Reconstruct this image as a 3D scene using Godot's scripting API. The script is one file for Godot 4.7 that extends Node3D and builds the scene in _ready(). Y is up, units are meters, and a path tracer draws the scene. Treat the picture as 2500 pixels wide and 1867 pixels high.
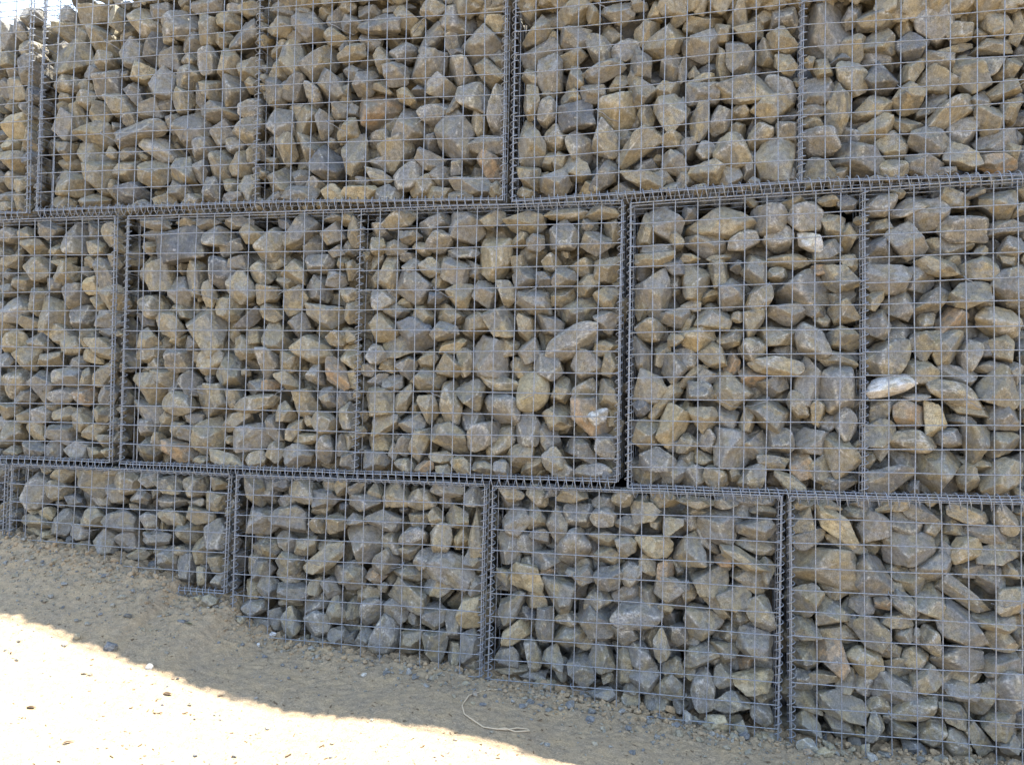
extends Node3D
# A dry stone-filled gabion wall in three courses, its foot in a bank of sand.
# Wall frame: x along the wall, y up its face, z out of it; the face leans back 4 degrees. Lengths in the tables are millimetres.

const PANELS = [
	[0, -2485, 2010, -1494, 2010, -1471, 1020, -2461, 1020, 13, 13],
	[1, -1420, 2017, -437, 2015, -428, 1025, -1425, 1027, 13, 13],
	[1, -437, 2015, 555, 1995, 558, 1004, -428, 1025, 13, 13],
	[2, 591, 1988, 1587, 2015, 1586, 1024, 596, 997, 13, 13],
	[2, 1587, 2015, 2577, 2012, 2577, 1022, 1586, 1024, 13, 13],
	[3, -2040, 993, -1049, 993, -1038, 3, -2028, 3, 13, 13],
	[4, -989, 991, 14, 986, 12, -2, -989, 1, 13, 13],
	[4, 14, 986, 990, 986, 987, 6, 12, -2, 13, 13],
	[5, 1021, 976, 1785, 999, 1790, -8, 1028, -12, 10, 13],
	[5, 1785, 999, 2775, 1021, 2781, 8, 1790, -8, 13, 13],
	[6, -2522, -21, -1532, -21, -1538, -478, -2529, -478, 13, 6],
	[7, -1501, -20, -505, -23, -511, -481, -1507, -485, 13, 6],
	[8, -472, -25, 517, -21, 508, -1012, -475, -1016, 13, 13],
	[9, 547, -26, 1533, -19, 1529, -1009, 541, -1017, 13, 13],
	[10, 1563, -19, 2554, -5, 2567, -996, 1576, -1009, 13, 13],
]
const STONES = [
	[-1622,1843,141,63,-60,0,-32, -1540,1882,104,81,0,0,-7, -1550,1810,67,96,0,2,-43, -1660,1792,97,134,0,0,-7, -1555,1737,104,96,0,2,-15, -1651,1700,74,82,0,2,-10, -1547,1642,118,126,0,0,-9, 
		-1618,1574,111,126,0,2,-24, -1649,1650,67,67,0,0,-43, -1532,1548,88,81,0,4,-25, -1647,1509,67,74,0,2,-32, -1563,1484,81,66,0,0,-35, -1611,1420,141,141,0,3,-11, -1529,1342,81,110,0,2,-13, 
		-1638,1334,81,67,0,3,-28, -1611,1253,133,103,0,2,-4, -1623,1180,89,81,0,2,-34, -1556,1158,81,74,0,2,-17, -1521,1267,66,81,0,4,-22, -1618,1061,74,52,0,2,-8, -1544,1075,66,88,0,2,-7, 
		-1628,1107,66,52,0,0,-23, -1518,1209,59,88,0,0,-36, -1706,1178,114,76,14,0,-34, -1703,1596,109,85,-22,0,-59, -1730,1532,90,78,-15,1,-52, -1699,1381,69,63,53,0,-51, -1689,1067,67,59,-21,2,-52, 
		-1769,1749,80,62,17,1,-26, -1729,1673,71,66,-35,2,-41, -1743,1445,69,59,-10,1,-49, -1740,1346,57,50,27,2,-45, -1738,1231,70,50,-20,0,-44, -1742,1297,65,42,8,1,-52, -1501,1097,48,31,26,0,-62, 
		-1492,1153,42,33,18,0,-49, -1708,1718,49,33,-13,0,-41, -1771,1800,49,40,29,2,-32, -1686,1305,37,38,-30,0,-39, -1492,1046,36,35,58,4,-44, -1488,1510,41,40,6,4,-53, -1487,1695,39,38,16,0,-23, 
		-1736,1075,43,35,-25,0,-41, -1704,1257,39,38,37,4,-65, -1582,1315,44,42,-5,2,-66],
	[-1376,1869,81,95,0,0,-32, -1254,1868,189,109,0,2,-32, -1122,1827,65,115,0,2,-3, -1007,1811,164,136,-20,2,-3, -921,1849,107,64,0,0,-23, -822,1860,85,49,0,2,-53, -833,1790,155,127,0,0,0, 
		-708,1850,140,63,0,0,-18, -698,1760,112,133,0,2,-7, -615,1791,104,84,0,2,-24, -513,1826,97,76,0,2,-6, -589,1839,77,49,0,0,-45, -530,1721,131,118,0,0,-10, -1373,1811,88,95,0,2,-9, 
		-1326,1792,73,95,0,2,-73, -1231,1774,159,145,0,1,-15, -1093,1766,115,57,35,2,-53, -1068,1700,108,143,0,0,-17, -971,1718,135,100,50,4,-41, -881,1733,71,42,0,2,-32, -788,1716,106,113,0,0,-37, 
		-640,1711,91,77,0,2,-28, -1341,1696,153,161,0,1,-1, -1250,1681,65,80,0,0,-69, -1186,1669,94,79,30,2,-24, -885,1654,113,127,0,0,-29, -785,1646,77,56,0,2,-34, -700,1634,77,133,0,0,-20, 
		-609,1618,118,132,0,2,-8, -519,1589,124,97,60,2,-22, -1244,1628,94,65,0,0,-50, -1006,1611,121,93,0,3,-15, -783,1576,105,119,0,1,-5, -1359,1579,117,88,0,2,-10, -1287,1578,80,94,0,2,-45, 
		-1174,1577,130,130,0,0,-6, -910,1559,135,149,0,0,-3, -1054,1530,129,86,-30,0,-38, -738,1497,63,119,0,0,-53, -682,1512,77,105,0,2,-25, -592,1500,125,139,0,0,-5, -496,1513,55,62,0,2,-12, 
		-1373,1525,88,51,0,2,-37, -1277,1512,109,87,20,2,-35, -1384,1487,66,66,0,2,-39, -1107,1476,136,108,-50,1,-4, -968,1454,128,107,0,0,-21, -907,1476,92,71,-20,0,-49, -814,1477,99,113,0,1,-15, 
		-644,1428,181,90,-10,0,-24, -493,1425,103,103,-45,0,-13, -1311,1442,80,131,0,2,-40, -1207,1456,115,123,0,2,-30, -1362,1401,109,139,0,0,-8, -854,1396,99,78,-50,0,-30, -1057,1414,71,64,0,0,-35, 
		-775,1360,182,154,40,0,-4, -641,1347,125,125,0,0,-34, -517,1334,131,117,0,1,-9, -1218,1359,159,123,20,1,-8, -996,1353,263,78,15,0,-1, -1343,1306,73,131,0,2,-77, -1362,1297,109,95,0,1,-10, 
		-1244,1262,108,130,0,1,-40, -1059,1279,100,71,0,0,-46, -911,1285,156,99,-35,6,-34, -730,1282,112,98,0,0,-40, -584,1294,104,83,-30,0,-59, -487,1251,55,103,0,2,-34, -1362,1230,109,80,0,2,-60, 
		-1322,1155,138,123,0,2,-3, -1180,1182,122,158,0,2,-4, -1075,1209,143,114,0,2,-33, -932,1187,127,127,0,2,-7, -800,1185,126,133,0,1,0, -723,1181,63,98,0,0,-30, -637,1209,104,146,0,1,-2, 
		-540,1204,103,117,0,2,-21, -1377,1166,80,102,0,4,-63, -571,1113,62,90,0,2,-37, -654,1103,69,104,0,0,-1, -1045,1106,178,107,-10,4,-8, -1126,1121,64,86,0,2,-43, -808,1103,105,84,-20,0,-22, 
		-496,1103,89,117,0,1,-8, -1359,1073,116,80,0,2,-16, -1232,1074,158,86,0,1,-9, -977,1046,106,57,0,0,-15, -878,1071,106,77,0,2,-22, -750,1063,105,63,20,2,-24, -556,1059,103,55,0,0,-15, 
		-371,1808,110,82,0,0,-21, -284,1806,82,68,0,0,-20, -185,1791,88,61,0,2,-33, -369,1735,117,89,0,2,-3, -242,1729,143,122,-15,0,-3, -138,1751,74,74,0,0,-30, -142,1684,108,74,0,2,-12, 
		-320,1698,82,48,0,0,-43, -379,1662,96,62,0,2,-42, -324,1612,116,164,0,1,-9, -389,1575,75,117,0,2,-36, -211,1592,169,108,50,1,-13, -108,1620,47,81,0,0,-38, -386,1482,82,130,0,0,-12, 
		-321,1495,95,102,0,0,-28, -234,1465,102,68,-70,0,-23, -156,1496,162,101,-65,0,-19, -305,1414,102,75,0,2,-67, -364,1363,130,123,-40,0,-9, -270,1357,169,88,65,2,-31, -184,1346,74,128,0,0,-22, 
		-114,1390,67,74,0,0,-6, -112,1312,74,101,0,2,-66, -346,1251,82,129,0,2,-18, -466,1266,55,89,0,0,-69, -247,1240,128,135,0,1,-25, -167,1187,155,121,-40,4,-1, -96,1208,54,120,0,0,-75, 
		-366,1133,123,116,0,1,-2, -286,1138,88,74,0,0,-43, -217,1111,81,61,0,0,-38, -271,1070,162,68,-5,0,-12, -124,1065,100,74,0,3,-3, -373,1056,68,48,0,0,-11, -90,1795,74,54,0,2,-20, -6,1770,100,73,0,0,-33, 
		140,1739,112,93,0,2,-22, -69,1727,94,80,0,0,-4, -93,1680,60,60,0,2,-63, 53,1711,173,100,-20,0,-7, 114,1783,133,46,0,0,-58, 257,1753,112,72,0,2,-8, 350,1709,130,117,-30,0,-7, 422,1750,97,45,0,2,-18, 
		488,1739,123,52,15,2,-29, 501,1685,90,77,0,3,-22, 185,1694,99,66,30,2,-47, 248,1647,125,98,20,0,-24, -9,1661,100,67,-20,0,-36, 327,1641,72,91,0,0,-42, 443,1614,168,155,30,0,-7, 137,1608,99,92,0,0,-15, 
		-66,1614,114,74,0,2,-9, 53,1584,86,106,0,2,-22, 353,1580,59,39,0,4,-24, 238,1547,157,131,60,0,-6, 503,1562,122,84,-60,0,-60, -76,1539,74,74,0,0,-39, -18,1499,120,93,50,0,-17, 111,1520,106,106,0,0,-1, 
		367,1514,110,104,0,0,-18, 481,1506,122,84,-50,2,-25, 295,1466,104,91,0,6,-27, 46,1489,113,53,-20,2,-55, 191,1455,72,53,0,4,-39, 161,1427,92,59,-20,2,-8, -97,1456,40,80,0,2,-29, -85,1401,80,60,0,0,-53, 
		30,1394,186,153,10,5,-7, 267,1368,111,104,-20,0,-27, 346,1381,52,71,0,0,-24, 423,1417,162,110,-20,0,-5, 515,1359,71,192,0,0,-17, 163,1320,151,171,0,0,-17, 357,1275,156,214,0,0,-4, 
		441,1317,58,110,0,2,-47, -76,1316,80,100,0,2,-12, 33,1274,139,106,-30,0,-58, 251,1263,111,85,20,4,-51, 113,1222,145,125,30,2,-27, 460,1228,186,84,10,0,-32, -48,1215,100,180,0,1,-16, 
		244,1186,137,85,-20,0,-16, 54,1189,119,73,0,0,-56, 489,1152,128,109,-30,5,-39, 364,1146,45,71,0,0,-15, 162,1119,151,105,50,0,-15, 43,1130,126,60,-15,1,-38, 297,1125,104,85,20,0,-33, 
		231,1087,124,85,45,2,-35, -25,1064,160,80,0,3,-9, 89,1063,119,73,0,0,-20, 425,1079,167,84,-10,0,-2, 299,1052,123,58,0,2,-36, 520,1058,58,70,0,2,-2, -20,1115,66,40,0,0,-34, 384,1040,97,39,0,0,-28, 
		-938,1954,109,81,-8,2,-58, -1057,1955,110,90,-3,0,-33, -714,1917,93,94,-21,1,-60, -591,1906,110,99,-30,0,-36, -808,1914,92,89,31,0,-46, -1179,1959,102,72,57,2,-29, 157,1844,102,73,-40,4,-53, 
		342,1837,96,75,-28,2,-52, -397,1898,121,76,18,0,-59, -126,1863,109,83,40,1,-42, -22,1872,109,97,-35,0,-48, -1330,1942,78,74,-38,4,-33, 486,1797,76,72,-4,0,-55, -295,1898,70,70,-35,2,-35, 
		-1254,1957,61,45,-24,1,-36, -492,1898,61,50,-28,1,-27, -891,1901,69,53,0,4,-71, -1136,1276,51,48,-36,2,-40, -449,1689,51,55,3,2,-31, -1075,1035,50,55,-25,1,-40, -451,1041,51,48,40,0,-45, 
		-404,1291,56,50,32,4,-61, -414,1213,51,44,-18,1,-46, 85,1827,69,53,-42,2,-47, -215,1887,65,42,-8,0,-26, 430,1831,70,53,54,2,-44, 238,1841,52,57,4,4,-35, -1122,1384,48,42,4,0,-38, 
		-439,1539,43,37,13,1,-42, -475,1180,49,32,30,0,-62, -1104,1902,44,36,24,0,-52, -1136,1918,47,39,-21,0,-54, -856,1951,37,35,39,0,-49, -970,1906,48,39,-4,2,-59, -436,1158,41,34,33,2,-35, 
		-1098,1605,44,31,23,1,-62, -452,1590,45,39,-5,1,-53, -455,1748,41,39,-27,1,-41, -437,1472,43,33,-41,1,-62, -464,1783,43,35,8,2,-36, -457,1509,39,37,6,2,-49, -984,1251,39,41,26,2,-35, 
		-1042,1893,39,35,51,1,-55, -200,1836,44,31,17,0,-57, -189,1028,46,38,-53,2,-46, -250,1025,43,35,33,2,-53, -152,1267,39,35,-27,0,-44, 38,1827,40,39,57,2,-50, 315,1788,51,35,-12,2,-39, 
		265,1805,49,38,-2,0,-44, 540,1617,48,32,-44,0,-51],
	[635,1716,70,64,0,2,-21, 711,1690,121,108,-30,0,-56, 797,1700,126,107,0,2,-3, 868,1683,56,69,0,2,-16, 955,1681,131,87,0,0,-5, 1032,1697,68,43,0,0,-13, 1092,1680,68,68,0,2,-19, 1174,1662,61,92,0,2,-16, 
		661,1634,128,121,40,1,-12, 713,1613,70,57,0,2,-65, 799,1609,126,95,0,0,-15, 1058,1611,117,105,30,2,-29, 931,1610,100,75,-30,2,-64, 895,1556,150,88,-70,1,-23, 1126,1572,148,123,60,2,-2, 
		984,1555,118,87,20,0,-47, 673,1557,159,83,25,0,-44, 789,1536,126,69,10,2,-36, 710,1473,95,152,0,0,-8, 641,1473,83,83,0,2,-32, 801,1461,75,113,0,1,-31, 908,1476,162,81,25,0,-4, 1041,1489,117,93,-60,0,-18, 
		1155,1486,110,104,20,0,-34, 645,1380,70,134,0,2,-12, 700,1405,70,51,0,2,-45, 953,1428,106,56,35,2,-44, 1037,1400,130,117,-30,1,-23, 1134,1393,92,98,0,2,-40, 870,1394,100,69,0,0,-22, 
		791,1382,88,69,0,2,-40, 707,1341,108,70,75,0,-21, 810,1324,138,113,10,4,-11, 955,1332,149,143,0,3,-9, 1065,1309,74,99,0,2,-39, 1147,1304,122,153,0,1,-8, 650,1236,102,184,0,1,-12, 
		734,1254,101,101,0,2,-38, 826,1210,144,94,-65,0,-27, 912,1222,149,112,-50,1,-21, 984,1235,118,111,20,1,-80, 1045,1193,203,80,38,2,-1, 1153,1215,92,61,0,2,-19, 710,1170,63,76,0,2,-49, 
		753,1151,63,113,0,2,-51, 1100,1152,104,55,20,2,-83, 1165,1127,116,85,-40,0,-9, 1063,1120,105,92,30,0,-68, 920,1099,149,87,75,0,-7, 813,1120,125,81,-30,1,-28, 641,1100,83,95,0,2,-9, 
		735,1073,126,113,0,0,0, 860,1051,94,87,0,3,-34, 683,1098,95,76,20,2,-77, 993,1046,117,86,0,0,-50, 1053,1077,166,68,-25,2,-3, 1161,1045,79,55,0,0,-35, 1128,1084,80,55,-30,0,-52, 631,1037,63,44,0,2,-19, 
		1198,1671,61,61,0,2,-65, 1257,1633,146,97,0,2,-32, 1378,1639,78,103,0,2,-14, 1461,1626,108,66,0,2,-50, 1530,1619,101,89,0,0,-17, 1248,1545,140,116,0,0,-15, 1327,1578,73,67,0,2,-20, 
		1415,1581,114,66,15,2,-23, 1523,1540,119,83,-15,2,-8, 1328,1474,54,127,0,2,-40, 1385,1491,102,139,0,0,-15, 1478,1500,102,90,-50,1,-43, 1539,1457,83,77,0,2,-30, 1228,1464,49,55,0,2,-61, 
		1281,1466,79,67,0,4,-62, 1185,1478,49,122,0,0,-66, 1260,1418,122,49,0,2,-35, 1261,1369,121,79,0,0,-12, 1402,1376,198,114,5,1,-10, 1525,1372,143,95,-55,0,-48, 1496,1305,161,101,0,2,-15, 
		1192,1318,67,116,0,0,-64, 1249,1265,73,134,0,1,-13, 1320,1278,115,79,60,0,-31, 1393,1311,72,60,0,2,-42, 1373,1242,90,84,30,2,-57, 1461,1226,113,78,25,2,-35, 1542,1227,77,71,0,0,-23, 
		1363,1167,144,126,0,2,-9, 1269,1177,79,79,0,0,-29, 1205,1185,73,73,0,0,-46, 1505,1127,155,202,0,1,-7, 1201,1087,67,116,0,0,-49, 1286,1094,139,91,-25,2,-16, 1354,1075,120,84,60,0,-47, 
		1416,1115,54,96,0,0,-63, 1548,1067,65,65,0,0,-37, 1255,1030,67,42,0,0,-13, 1432,1039,48,48,0,0,-9, 1677,1576,171,248,0,0,-12, 1758,1617,111,59,65,0,-45, 1836,1600,146,99,20,1,-8, 
		1923,1582,64,104,0,2,-38, 2009,1569,149,132,-40,0,-10, 2093,1593,57,97,0,2,-51, 2149,1578,114,74,0,2,-42, 2199,1543,96,96,0,2,-10, 2259,1528,51,129,0,2,-34, 2089,1521,97,68,15,2,-20, 
		1769,1510,117,94,50,2,-45, 1849,1520,116,105,-20,1,-33, 1943,1497,110,110,0,4,-28, 2158,1521,57,45,0,2,-60, 2066,1474,137,34,10,2,-52, 2186,1472,136,51,-5,2,-39, 1837,1463,134,64,-10,0,-73, 
		1715,1467,82,59,0,4,-51, 2172,1412,119,79,60,0,-31, 2028,1438,120,74,-20,0,-27, 2113,1386,148,91,-70,1,-7, 1943,1408,81,98,0,2,-27, 2024,1366,126,97,-30,2,-33, 1755,1395,117,123,0,1,-19, 
		1656,1434,83,71,0,2,-25, 1614,1453,41,47,0,2,-24, 1847,1394,122,110,-40,4,-17, 2236,1392,90,84,0,2,-22, 1651,1360,118,112,15,0,-29, 1934,1315,127,98,15,2,-5, 1711,1297,88,199,0,1,-5, 
		2010,1295,97,80,0,0,-68, 2223,1322,107,62,25,2,-21, 2150,1291,85,74,40,0,-36, 2246,1265,62,84,0,2,-46, 1819,1296,139,87,0,2,-37, 2067,1265,188,85,35,2,-11, 1636,1292,88,53,0,0,-41, 
		1632,1260,77,53,0,2,-62, 1935,1232,115,69,-15,1,-55, 1834,1211,128,110,-20,2,-18, 1756,1200,99,88,30,0,-54, 2187,1233,118,113,0,1,-14, 2095,1207,114,119,0,0,-44, 1654,1184,141,94,-40,0,0, 
		1897,1166,121,110,40,1,-49, 1997,1166,137,109,-10,0,-13, 1777,1115,175,134,0,0,-4, 2205,1161,135,79,10,0,-51, 1954,1179,40,40,0,2,-67, 2091,1100,142,74,-30,1,-6, 2196,1080,146,73,0,5,-11, 
		2251,1118,56,62,0,2,-35, 1978,1085,126,74,-15,0,-24, 1650,1084,118,106,15,1,-19, 1879,1068,110,75,0,2,-14, 1713,1060,82,70,40,0,-45, 1821,1040,64,23,0,0,-15, 2049,1061,74,34,0,0,-28, 
		1046,1770,110,95,21,4,-30, 1331,1712,102,94,47,1,-58, 1453,1728,120,85,0,1,-54, 914,1768,107,72,58,0,-34, 2162,1661,96,96,13,1,-26, 1204,1750,71,65,15,4,-60, 1136,1741,75,64,9,2,-45, 
		626,1799,89,67,25,0,-56, 1563,1686,81,62,-6,2,-30, 2316,1511,84,72,-50,4,-71, 1883,1695,70,75,43,4,-37, 1951,1672,90,73,14,0,-41, 764,1786,50,54,51,0,-23, 2043,1654,53,52,-37,1,-58, 
		1815,1696,67,42,-58,2,-42, 2118,1027,64,42,27,2,-24, 1633,1715,56,44,-12,2,-39, 2251,1639,66,52,41,1,-46, 2314,1243,53,49,-19,0,-34, 2301,1408,57,52,-56,0,-47, 2312,1042,50,47,48,0,-28, 
		1254,1711,51,39,40,0,-56, 663,1765,44,34,-28,1,-37, 1581,1401,38,37,13,1,-61, 1441,1671,48,37,51,4,-87, 1396,1038,36,32,3,2,-71, 2235,1032,37,36,55,1,-67, 2311,1454,39,38,-28,2,-40, 
		1944,1024,45,35,19,0,-54, 2317,1579,40,33,-4,4,-53, 2314,1155,41,36,-49,0,-36, 2287,1361,39,40,-13,1,-38, 2093,1673,37,39,6,4,-46, 2310,1303,40,40,-27,0,-36, 2196,1030,48,37,-45,1,-66
		],
	[-1612,941,88,74,0,0,-11, -1527,952,73,59,0,2,-11, -1501,886,110,80,0,2,-15, -1412,954,109,87,0,0,-3, -1297,927,123,144,0,0,-12, -1194,951,79,93,0,0,-27, -1183,879,108,79,0,2,-9, -1111,935,100,114,0,2,-9, 
		-1378,876,73,58,0,2,-20, -1592,833,81,66,0,2,-4, -1474,798,131,109,-20,2,-13, -1353,822,80,65,0,3,-30, -1210,826,93,65,0,2,-34, -1328,770,116,108,0,2,-2, -1238,781,65,65,0,0,-39, 
		-1134,780,143,100,-70,0,-5, -1092,824,57,71,0,2,-25, -1206,729,86,93,0,3,-21, -1549,740,132,81,10,2,-23, -1617,708,66,59,0,0,-14, -1461,680,138,117,-50,1,-18, -1379,732,80,72,0,0,-28, 
		-1286,679,108,108,0,0,-10, -1567,629,117,125,0,6,-5, -1173,652,79,86,0,2,-43, -1109,664,121,121,0,2,-12, -1389,608,123,159,0,2,-4, -1253,595,108,108,0,0,-22, -1510,576,88,66,0,2,-27, 
		-1134,581,114,86,0,0,-28, -1359,524,130,108,0,2,-35, -1576,491,103,110,0,3,-18, -1460,491,124,80,-20,0,-32, -1212,511,79,86,0,2,-15, -1124,530,71,43,0,0,-44, -1300,479,108,86,0,2,-26, 
		-1136,467,135,93,-10,2,-6, -1503,426,124,124,0,2,-16, -1381,420,116,65,0,2,-8, -1604,412,88,66,0,0,-10, -1275,408,93,57,0,0,-39, -1194,428,121,64,-25,3,-34, -1560,321,146,117,60,2,-8, 
		-1422,316,145,130,-45,0,-4, -1287,350,108,101,0,6,0, -1201,345,57,79,0,2,-10, -1125,359,92,107,0,2,-5, -1355,356,72,58,0,2,-43, -1519,257,102,87,0,0,-31, -1321,273,115,94,-20,0,-27, 
		-1213,268,86,93,0,5,-7, -1114,276,71,92,0,0,-27, -1387,220,72,72,0,2,-46, -1586,197,95,80,0,2,-12, -1500,179,73,65,0,2,-16, -1424,187,87,80,0,0,-20, -1318,189,115,65,15,2,-34, -1227,166,100,114,0,2,-12, 
		-1133,200,107,107,0,2,-15, -1566,112,102,102,0,2,-3, -1451,122,101,94,0,2,-23, -1330,112,151,93,-15,0,-3, -1166,117,121,71,15,2,-27, -1120,80,71,64,0,2,-25, -1448,39,123,80,0,0,-10, 
		-1252,50,122,79,0,0,-18, -1349,47,72,86,0,0,-25, -1555,35,87,44,0,2,-13, -1148,35,85,50,0,2,-17, -1089,37,50,42,0,3,-12, -1694,228,89,96,25,1,-53, -1702,821,106,79,-47,2,-52, -1661,74,119,87,12,2,-52, 
		-1654,557,105,77,4,2,-46, -1684,322,116,97,-35,1,-42, -1717,918,104,73,16,1,-46, -1641,144,92,70,6,0,-65, -1706,683,77,66,23,1,-50, -1681,445,83,76,-7,0,-35, -1660,638,83,61,-29,0,-32, 
		-1634,777,63,51,-42,0,-56, -1650,875,69,54,-38,1,-22, -1065,97,58,46,-50,0,-41, -1716,614,68,42,-43,0,-43, -1583,889,69,45,52,1,-67, -1071,155,49,40,-45,0,-32, -1708,521,40,32,30,4,-54, 
		-1058,214,37,40,52,2,-60, -1060,564,38,31,-26,4,-36, -1644,491,46,31,-53,2,-27, -1056,393,41,36,-39,1,-49, -1068,870,39,32,31,1,-25, -1070,529,46,39,21,1,-46, -1706,760,44,32,-46,0,-34, 
		-1650,21,39,40,-50,4,-70],
	[-903,968,155,49,-5,0,-5, -768,972,98,42,0,2,-33, -670,969,104,49,0,0,-26, -920,924,127,56,0,0,-42, -941,873,85,64,0,2,-32, -793,889,224,154,10,4,-2, -633,916,138,90,0,0,-6, -539,969,131,48,0,0,-22, 
		-483,924,116,89,0,2,-26, -394,879,143,157,0,1,-3, -257,930,148,121,20,0,-2, -128,973,87,40,0,0,-28, -133,915,114,94,0,0,-4, -584,871,117,62,20,0,-47, -235,869,114,101,0,0,-38, -111,842,73,53,0,0,-13, 
		59,916,79,59,0,0,-24, 142,955,138,72,15,2,-1, 278,939,130,78,20,0,-26, 399,924,142,122,0,0,-7, 508,949,109,70,15,2,-4, 628,934,152,95,10,1,-6, 782,958,169,44,5,2,-27, 917,959,130,50,-5,2,-18, 
		193,889,91,52,0,0,-3, 298,868,123,84,10,0,-2, 59,857,79,73,0,2,-1, 132,849,92,59,0,0,-11, 231,847,72,52,0,2,-29, 778,885,119,119,0,0,-2, 891,848,124,93,0,0,-4, 670,854,76,69,0,0,-10, 
		612,872,82,57,0,2,-43, 395,831,129,45,0,0,-40, 948,891,68,111,0,2,-30, 862,911,50,50,0,0,-18, -33,912,60,120,0,2,-2, -67,967,67,53,0,2,-16, -63,853,60,60,0,0,-28, -944,790,78,127,0,2,-42, 
		-888,769,105,148,0,1,-3, -728,754,90,167,0,1,-22, -804,799,56,63,0,2,-57, -819,837,175,35,0,0,-52, -614,771,145,124,-40,4,-9, -547,807,103,76,0,0,-32, -392,816,136,75,0,2,-73, -438,768,123,95,-30,2,-23, 
		-285,766,142,101,-20,2,-4, -174,794,114,74,0,0,-4, -91,798,53,67,0,2,-33, -807,705,133,105,-40,0,-31, -510,708,130,137,0,1,-17, -323,718,101,61,0,2,-47, -191,698,101,114,0,0,-9, -115,733,87,73,0,0,-16, 
		-401,676,102,88,0,2,-10, -660,685,62,118,0,2,-19, -920,637,134,106,-30,2,-5, -804,618,119,70,-20,2,-52, -582,629,103,110,0,2,-31, -281,645,128,94,25,1,-2, -669,555,214,152,-40,1,-3, 
		-485,579,130,61,30,4,-11, -386,609,115,68,-25,2,-22, -149,590,160,100,0,1,-8, -944,581,77,63,0,4,-36, -837,562,133,105,-15,2,-9, -930,505,106,92,0,2,-4, -271,554,101,108,0,0,-25, 
		-369,512,135,95,-65,2,-14, -463,518,89,82,0,2,-49, -813,493,77,63,0,3,-44, -884,486,91,70,45,2,-71, -722,493,104,83,0,0,-37, -508,463,130,109,-35,2,-27, -95,506,86,66,0,2,-2, -203,464,141,134,20,2,-5, 
		-925,442,112,63,20,2,-28, -796,418,118,104,0,0,-5, -902,405,77,63,0,2,-44, -657,413,138,103,35,2,-29, -566,377,117,158,0,1,-8, -399,409,122,136,0,0,-3, -300,416,101,88,0,2,-23, -97,370,146,86,-70,5,-4, 
		-720,437,69,62,0,2,-62, -935,373,99,49,15,2,-54, -857,349,98,91,0,2,-32, -751,325,90,111,0,0,-32, -200,369,80,87,0,6,-20, -307,343,94,81,0,2,-23, -919,298,126,140,0,2,-5, -821,312,63,84,0,0,-65, 
		-449,311,102,82,0,0,-38, -370,325,54,47,0,5,-14, -631,253,158,158,0,1,-8, -776,244,146,104,10,1,-3, -529,267,82,89,0,2,-21, -427,251,190,68,15,2,-7, -223,261,114,120,0,2,-3, -133,280,73,86,0,0,-11, 
		-76,275,53,79,0,0,-31, -925,210,133,91,-40,0,-31, -314,223,94,87,0,2,-9, -837,187,77,70,0,2,-42, -718,184,76,62,0,0,-35, -797,151,83,69,50,2,-29, -519,182,143,75,15,2,-21, -358,156,121,61,-65,0,-15, 
		-143,179,100,93,0,2,-5, -208,190,73,60,0,2,-37, -272,152,80,87,0,2,-16, -937,147,91,84,0,0,-38, -646,118,137,158,0,2,-14, -744,128,90,69,0,0,-24, -878,149,63,84,0,2,-69, -456,117,170,122,10,0,-3, 
		-219,118,120,47,0,3,-35, -140,79,86,119,0,0,-2, -70,98,53,93,0,0,-29, -927,54,112,112,0,1,-6, -769,53,139,90,-10,5,-1, -883,87,77,84,0,2,-44, -548,29,157,61,-10,2,-3, -348,66,81,88,0,2,-17, 
		-256,51,147,100,0,0,-1, -433,30,102,68,20,2,-24, -664,19,69,48,0,2,-4, -48,768,66,86,0,2,-4, -52,673,80,60,0,2,-17, -43,607,60,93,0,2,-5, -54,518,73,73,0,2,-39, -52,471,73,40,0,3,-67, 
		-37,430,99,73,-40,3,-15, -55,353,73,86,0,3,-47, -53,293,60,66,0,0,-64, -45,211,73,112,0,1,-8, -48,117,59,79,0,2,-48, -40,41,72,72,0,0,-6, 49,796,59,73,0,1,-50, 55,737,73,73,0,2,-42, 
		104,759,85,151,0,2,-9, 196,781,72,65,0,0,-18, 276,774,97,78,0,1,-21, 170,817,65,39,0,0,-40, 364,761,148,110,-50,0,-9, 301,727,78,71,0,2,-52, 444,765,103,90,0,0,-53, 517,804,128,172,0,3,-6, 
		603,780,89,89,0,2,-56, 632,734,95,95,0,0,-12, 729,783,69,69,0,2,-17, 775,732,100,88,0,0,-8, 848,770,100,75,0,2,-39, 933,757,99,99,0,2,-9, 707,721,57,50,0,4,-6, 866,702,93,81,0,2,-30, 
		198,705,143,117,-35,0,-7, 112,683,59,79,0,2,-55, 74,654,112,86,0,6,-11, 291,658,71,45,0,4,-7, 384,668,116,109,0,2,-24, 482,679,121,96,-60,0,-20, 564,672,83,108,0,1,-22, 666,643,158,95,-15,0,-5, 
		768,664,100,75,20,2,-46, 828,614,156,125,20,1,-21, 933,652,99,87,0,2,-12, 169,641,91,59,15,2,-65, 139,612,98,59,0,0,-34, 84,554,131,125,0,2,-9, 237,594,97,84,0,2,-30, 347,594,116,71,-25,2,-47, 
		540,570,121,121,0,1,-5, 636,553,95,88,-40,2,-38, 722,558,132,82,-35,0,-28, 933,569,99,93,0,0,-12, 449,564,102,96,-25,2,-24, 330,536,116,77,0,0,-7, 221,524,130,130,20,4,-5, 154,478,150,91,0,1,-37, 
		62,448,86,86,0,0,-7, 814,497,218,112,15,0,-7, 355,478,122,58,15,3,-50, 499,439,146,172,0,0,-6, 568,473,89,82,-30,2,-44, 655,462,101,107,0,0,-19, 628,406,107,88,0,2,-42, 926,475,105,62,15,2,-32, 
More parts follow.
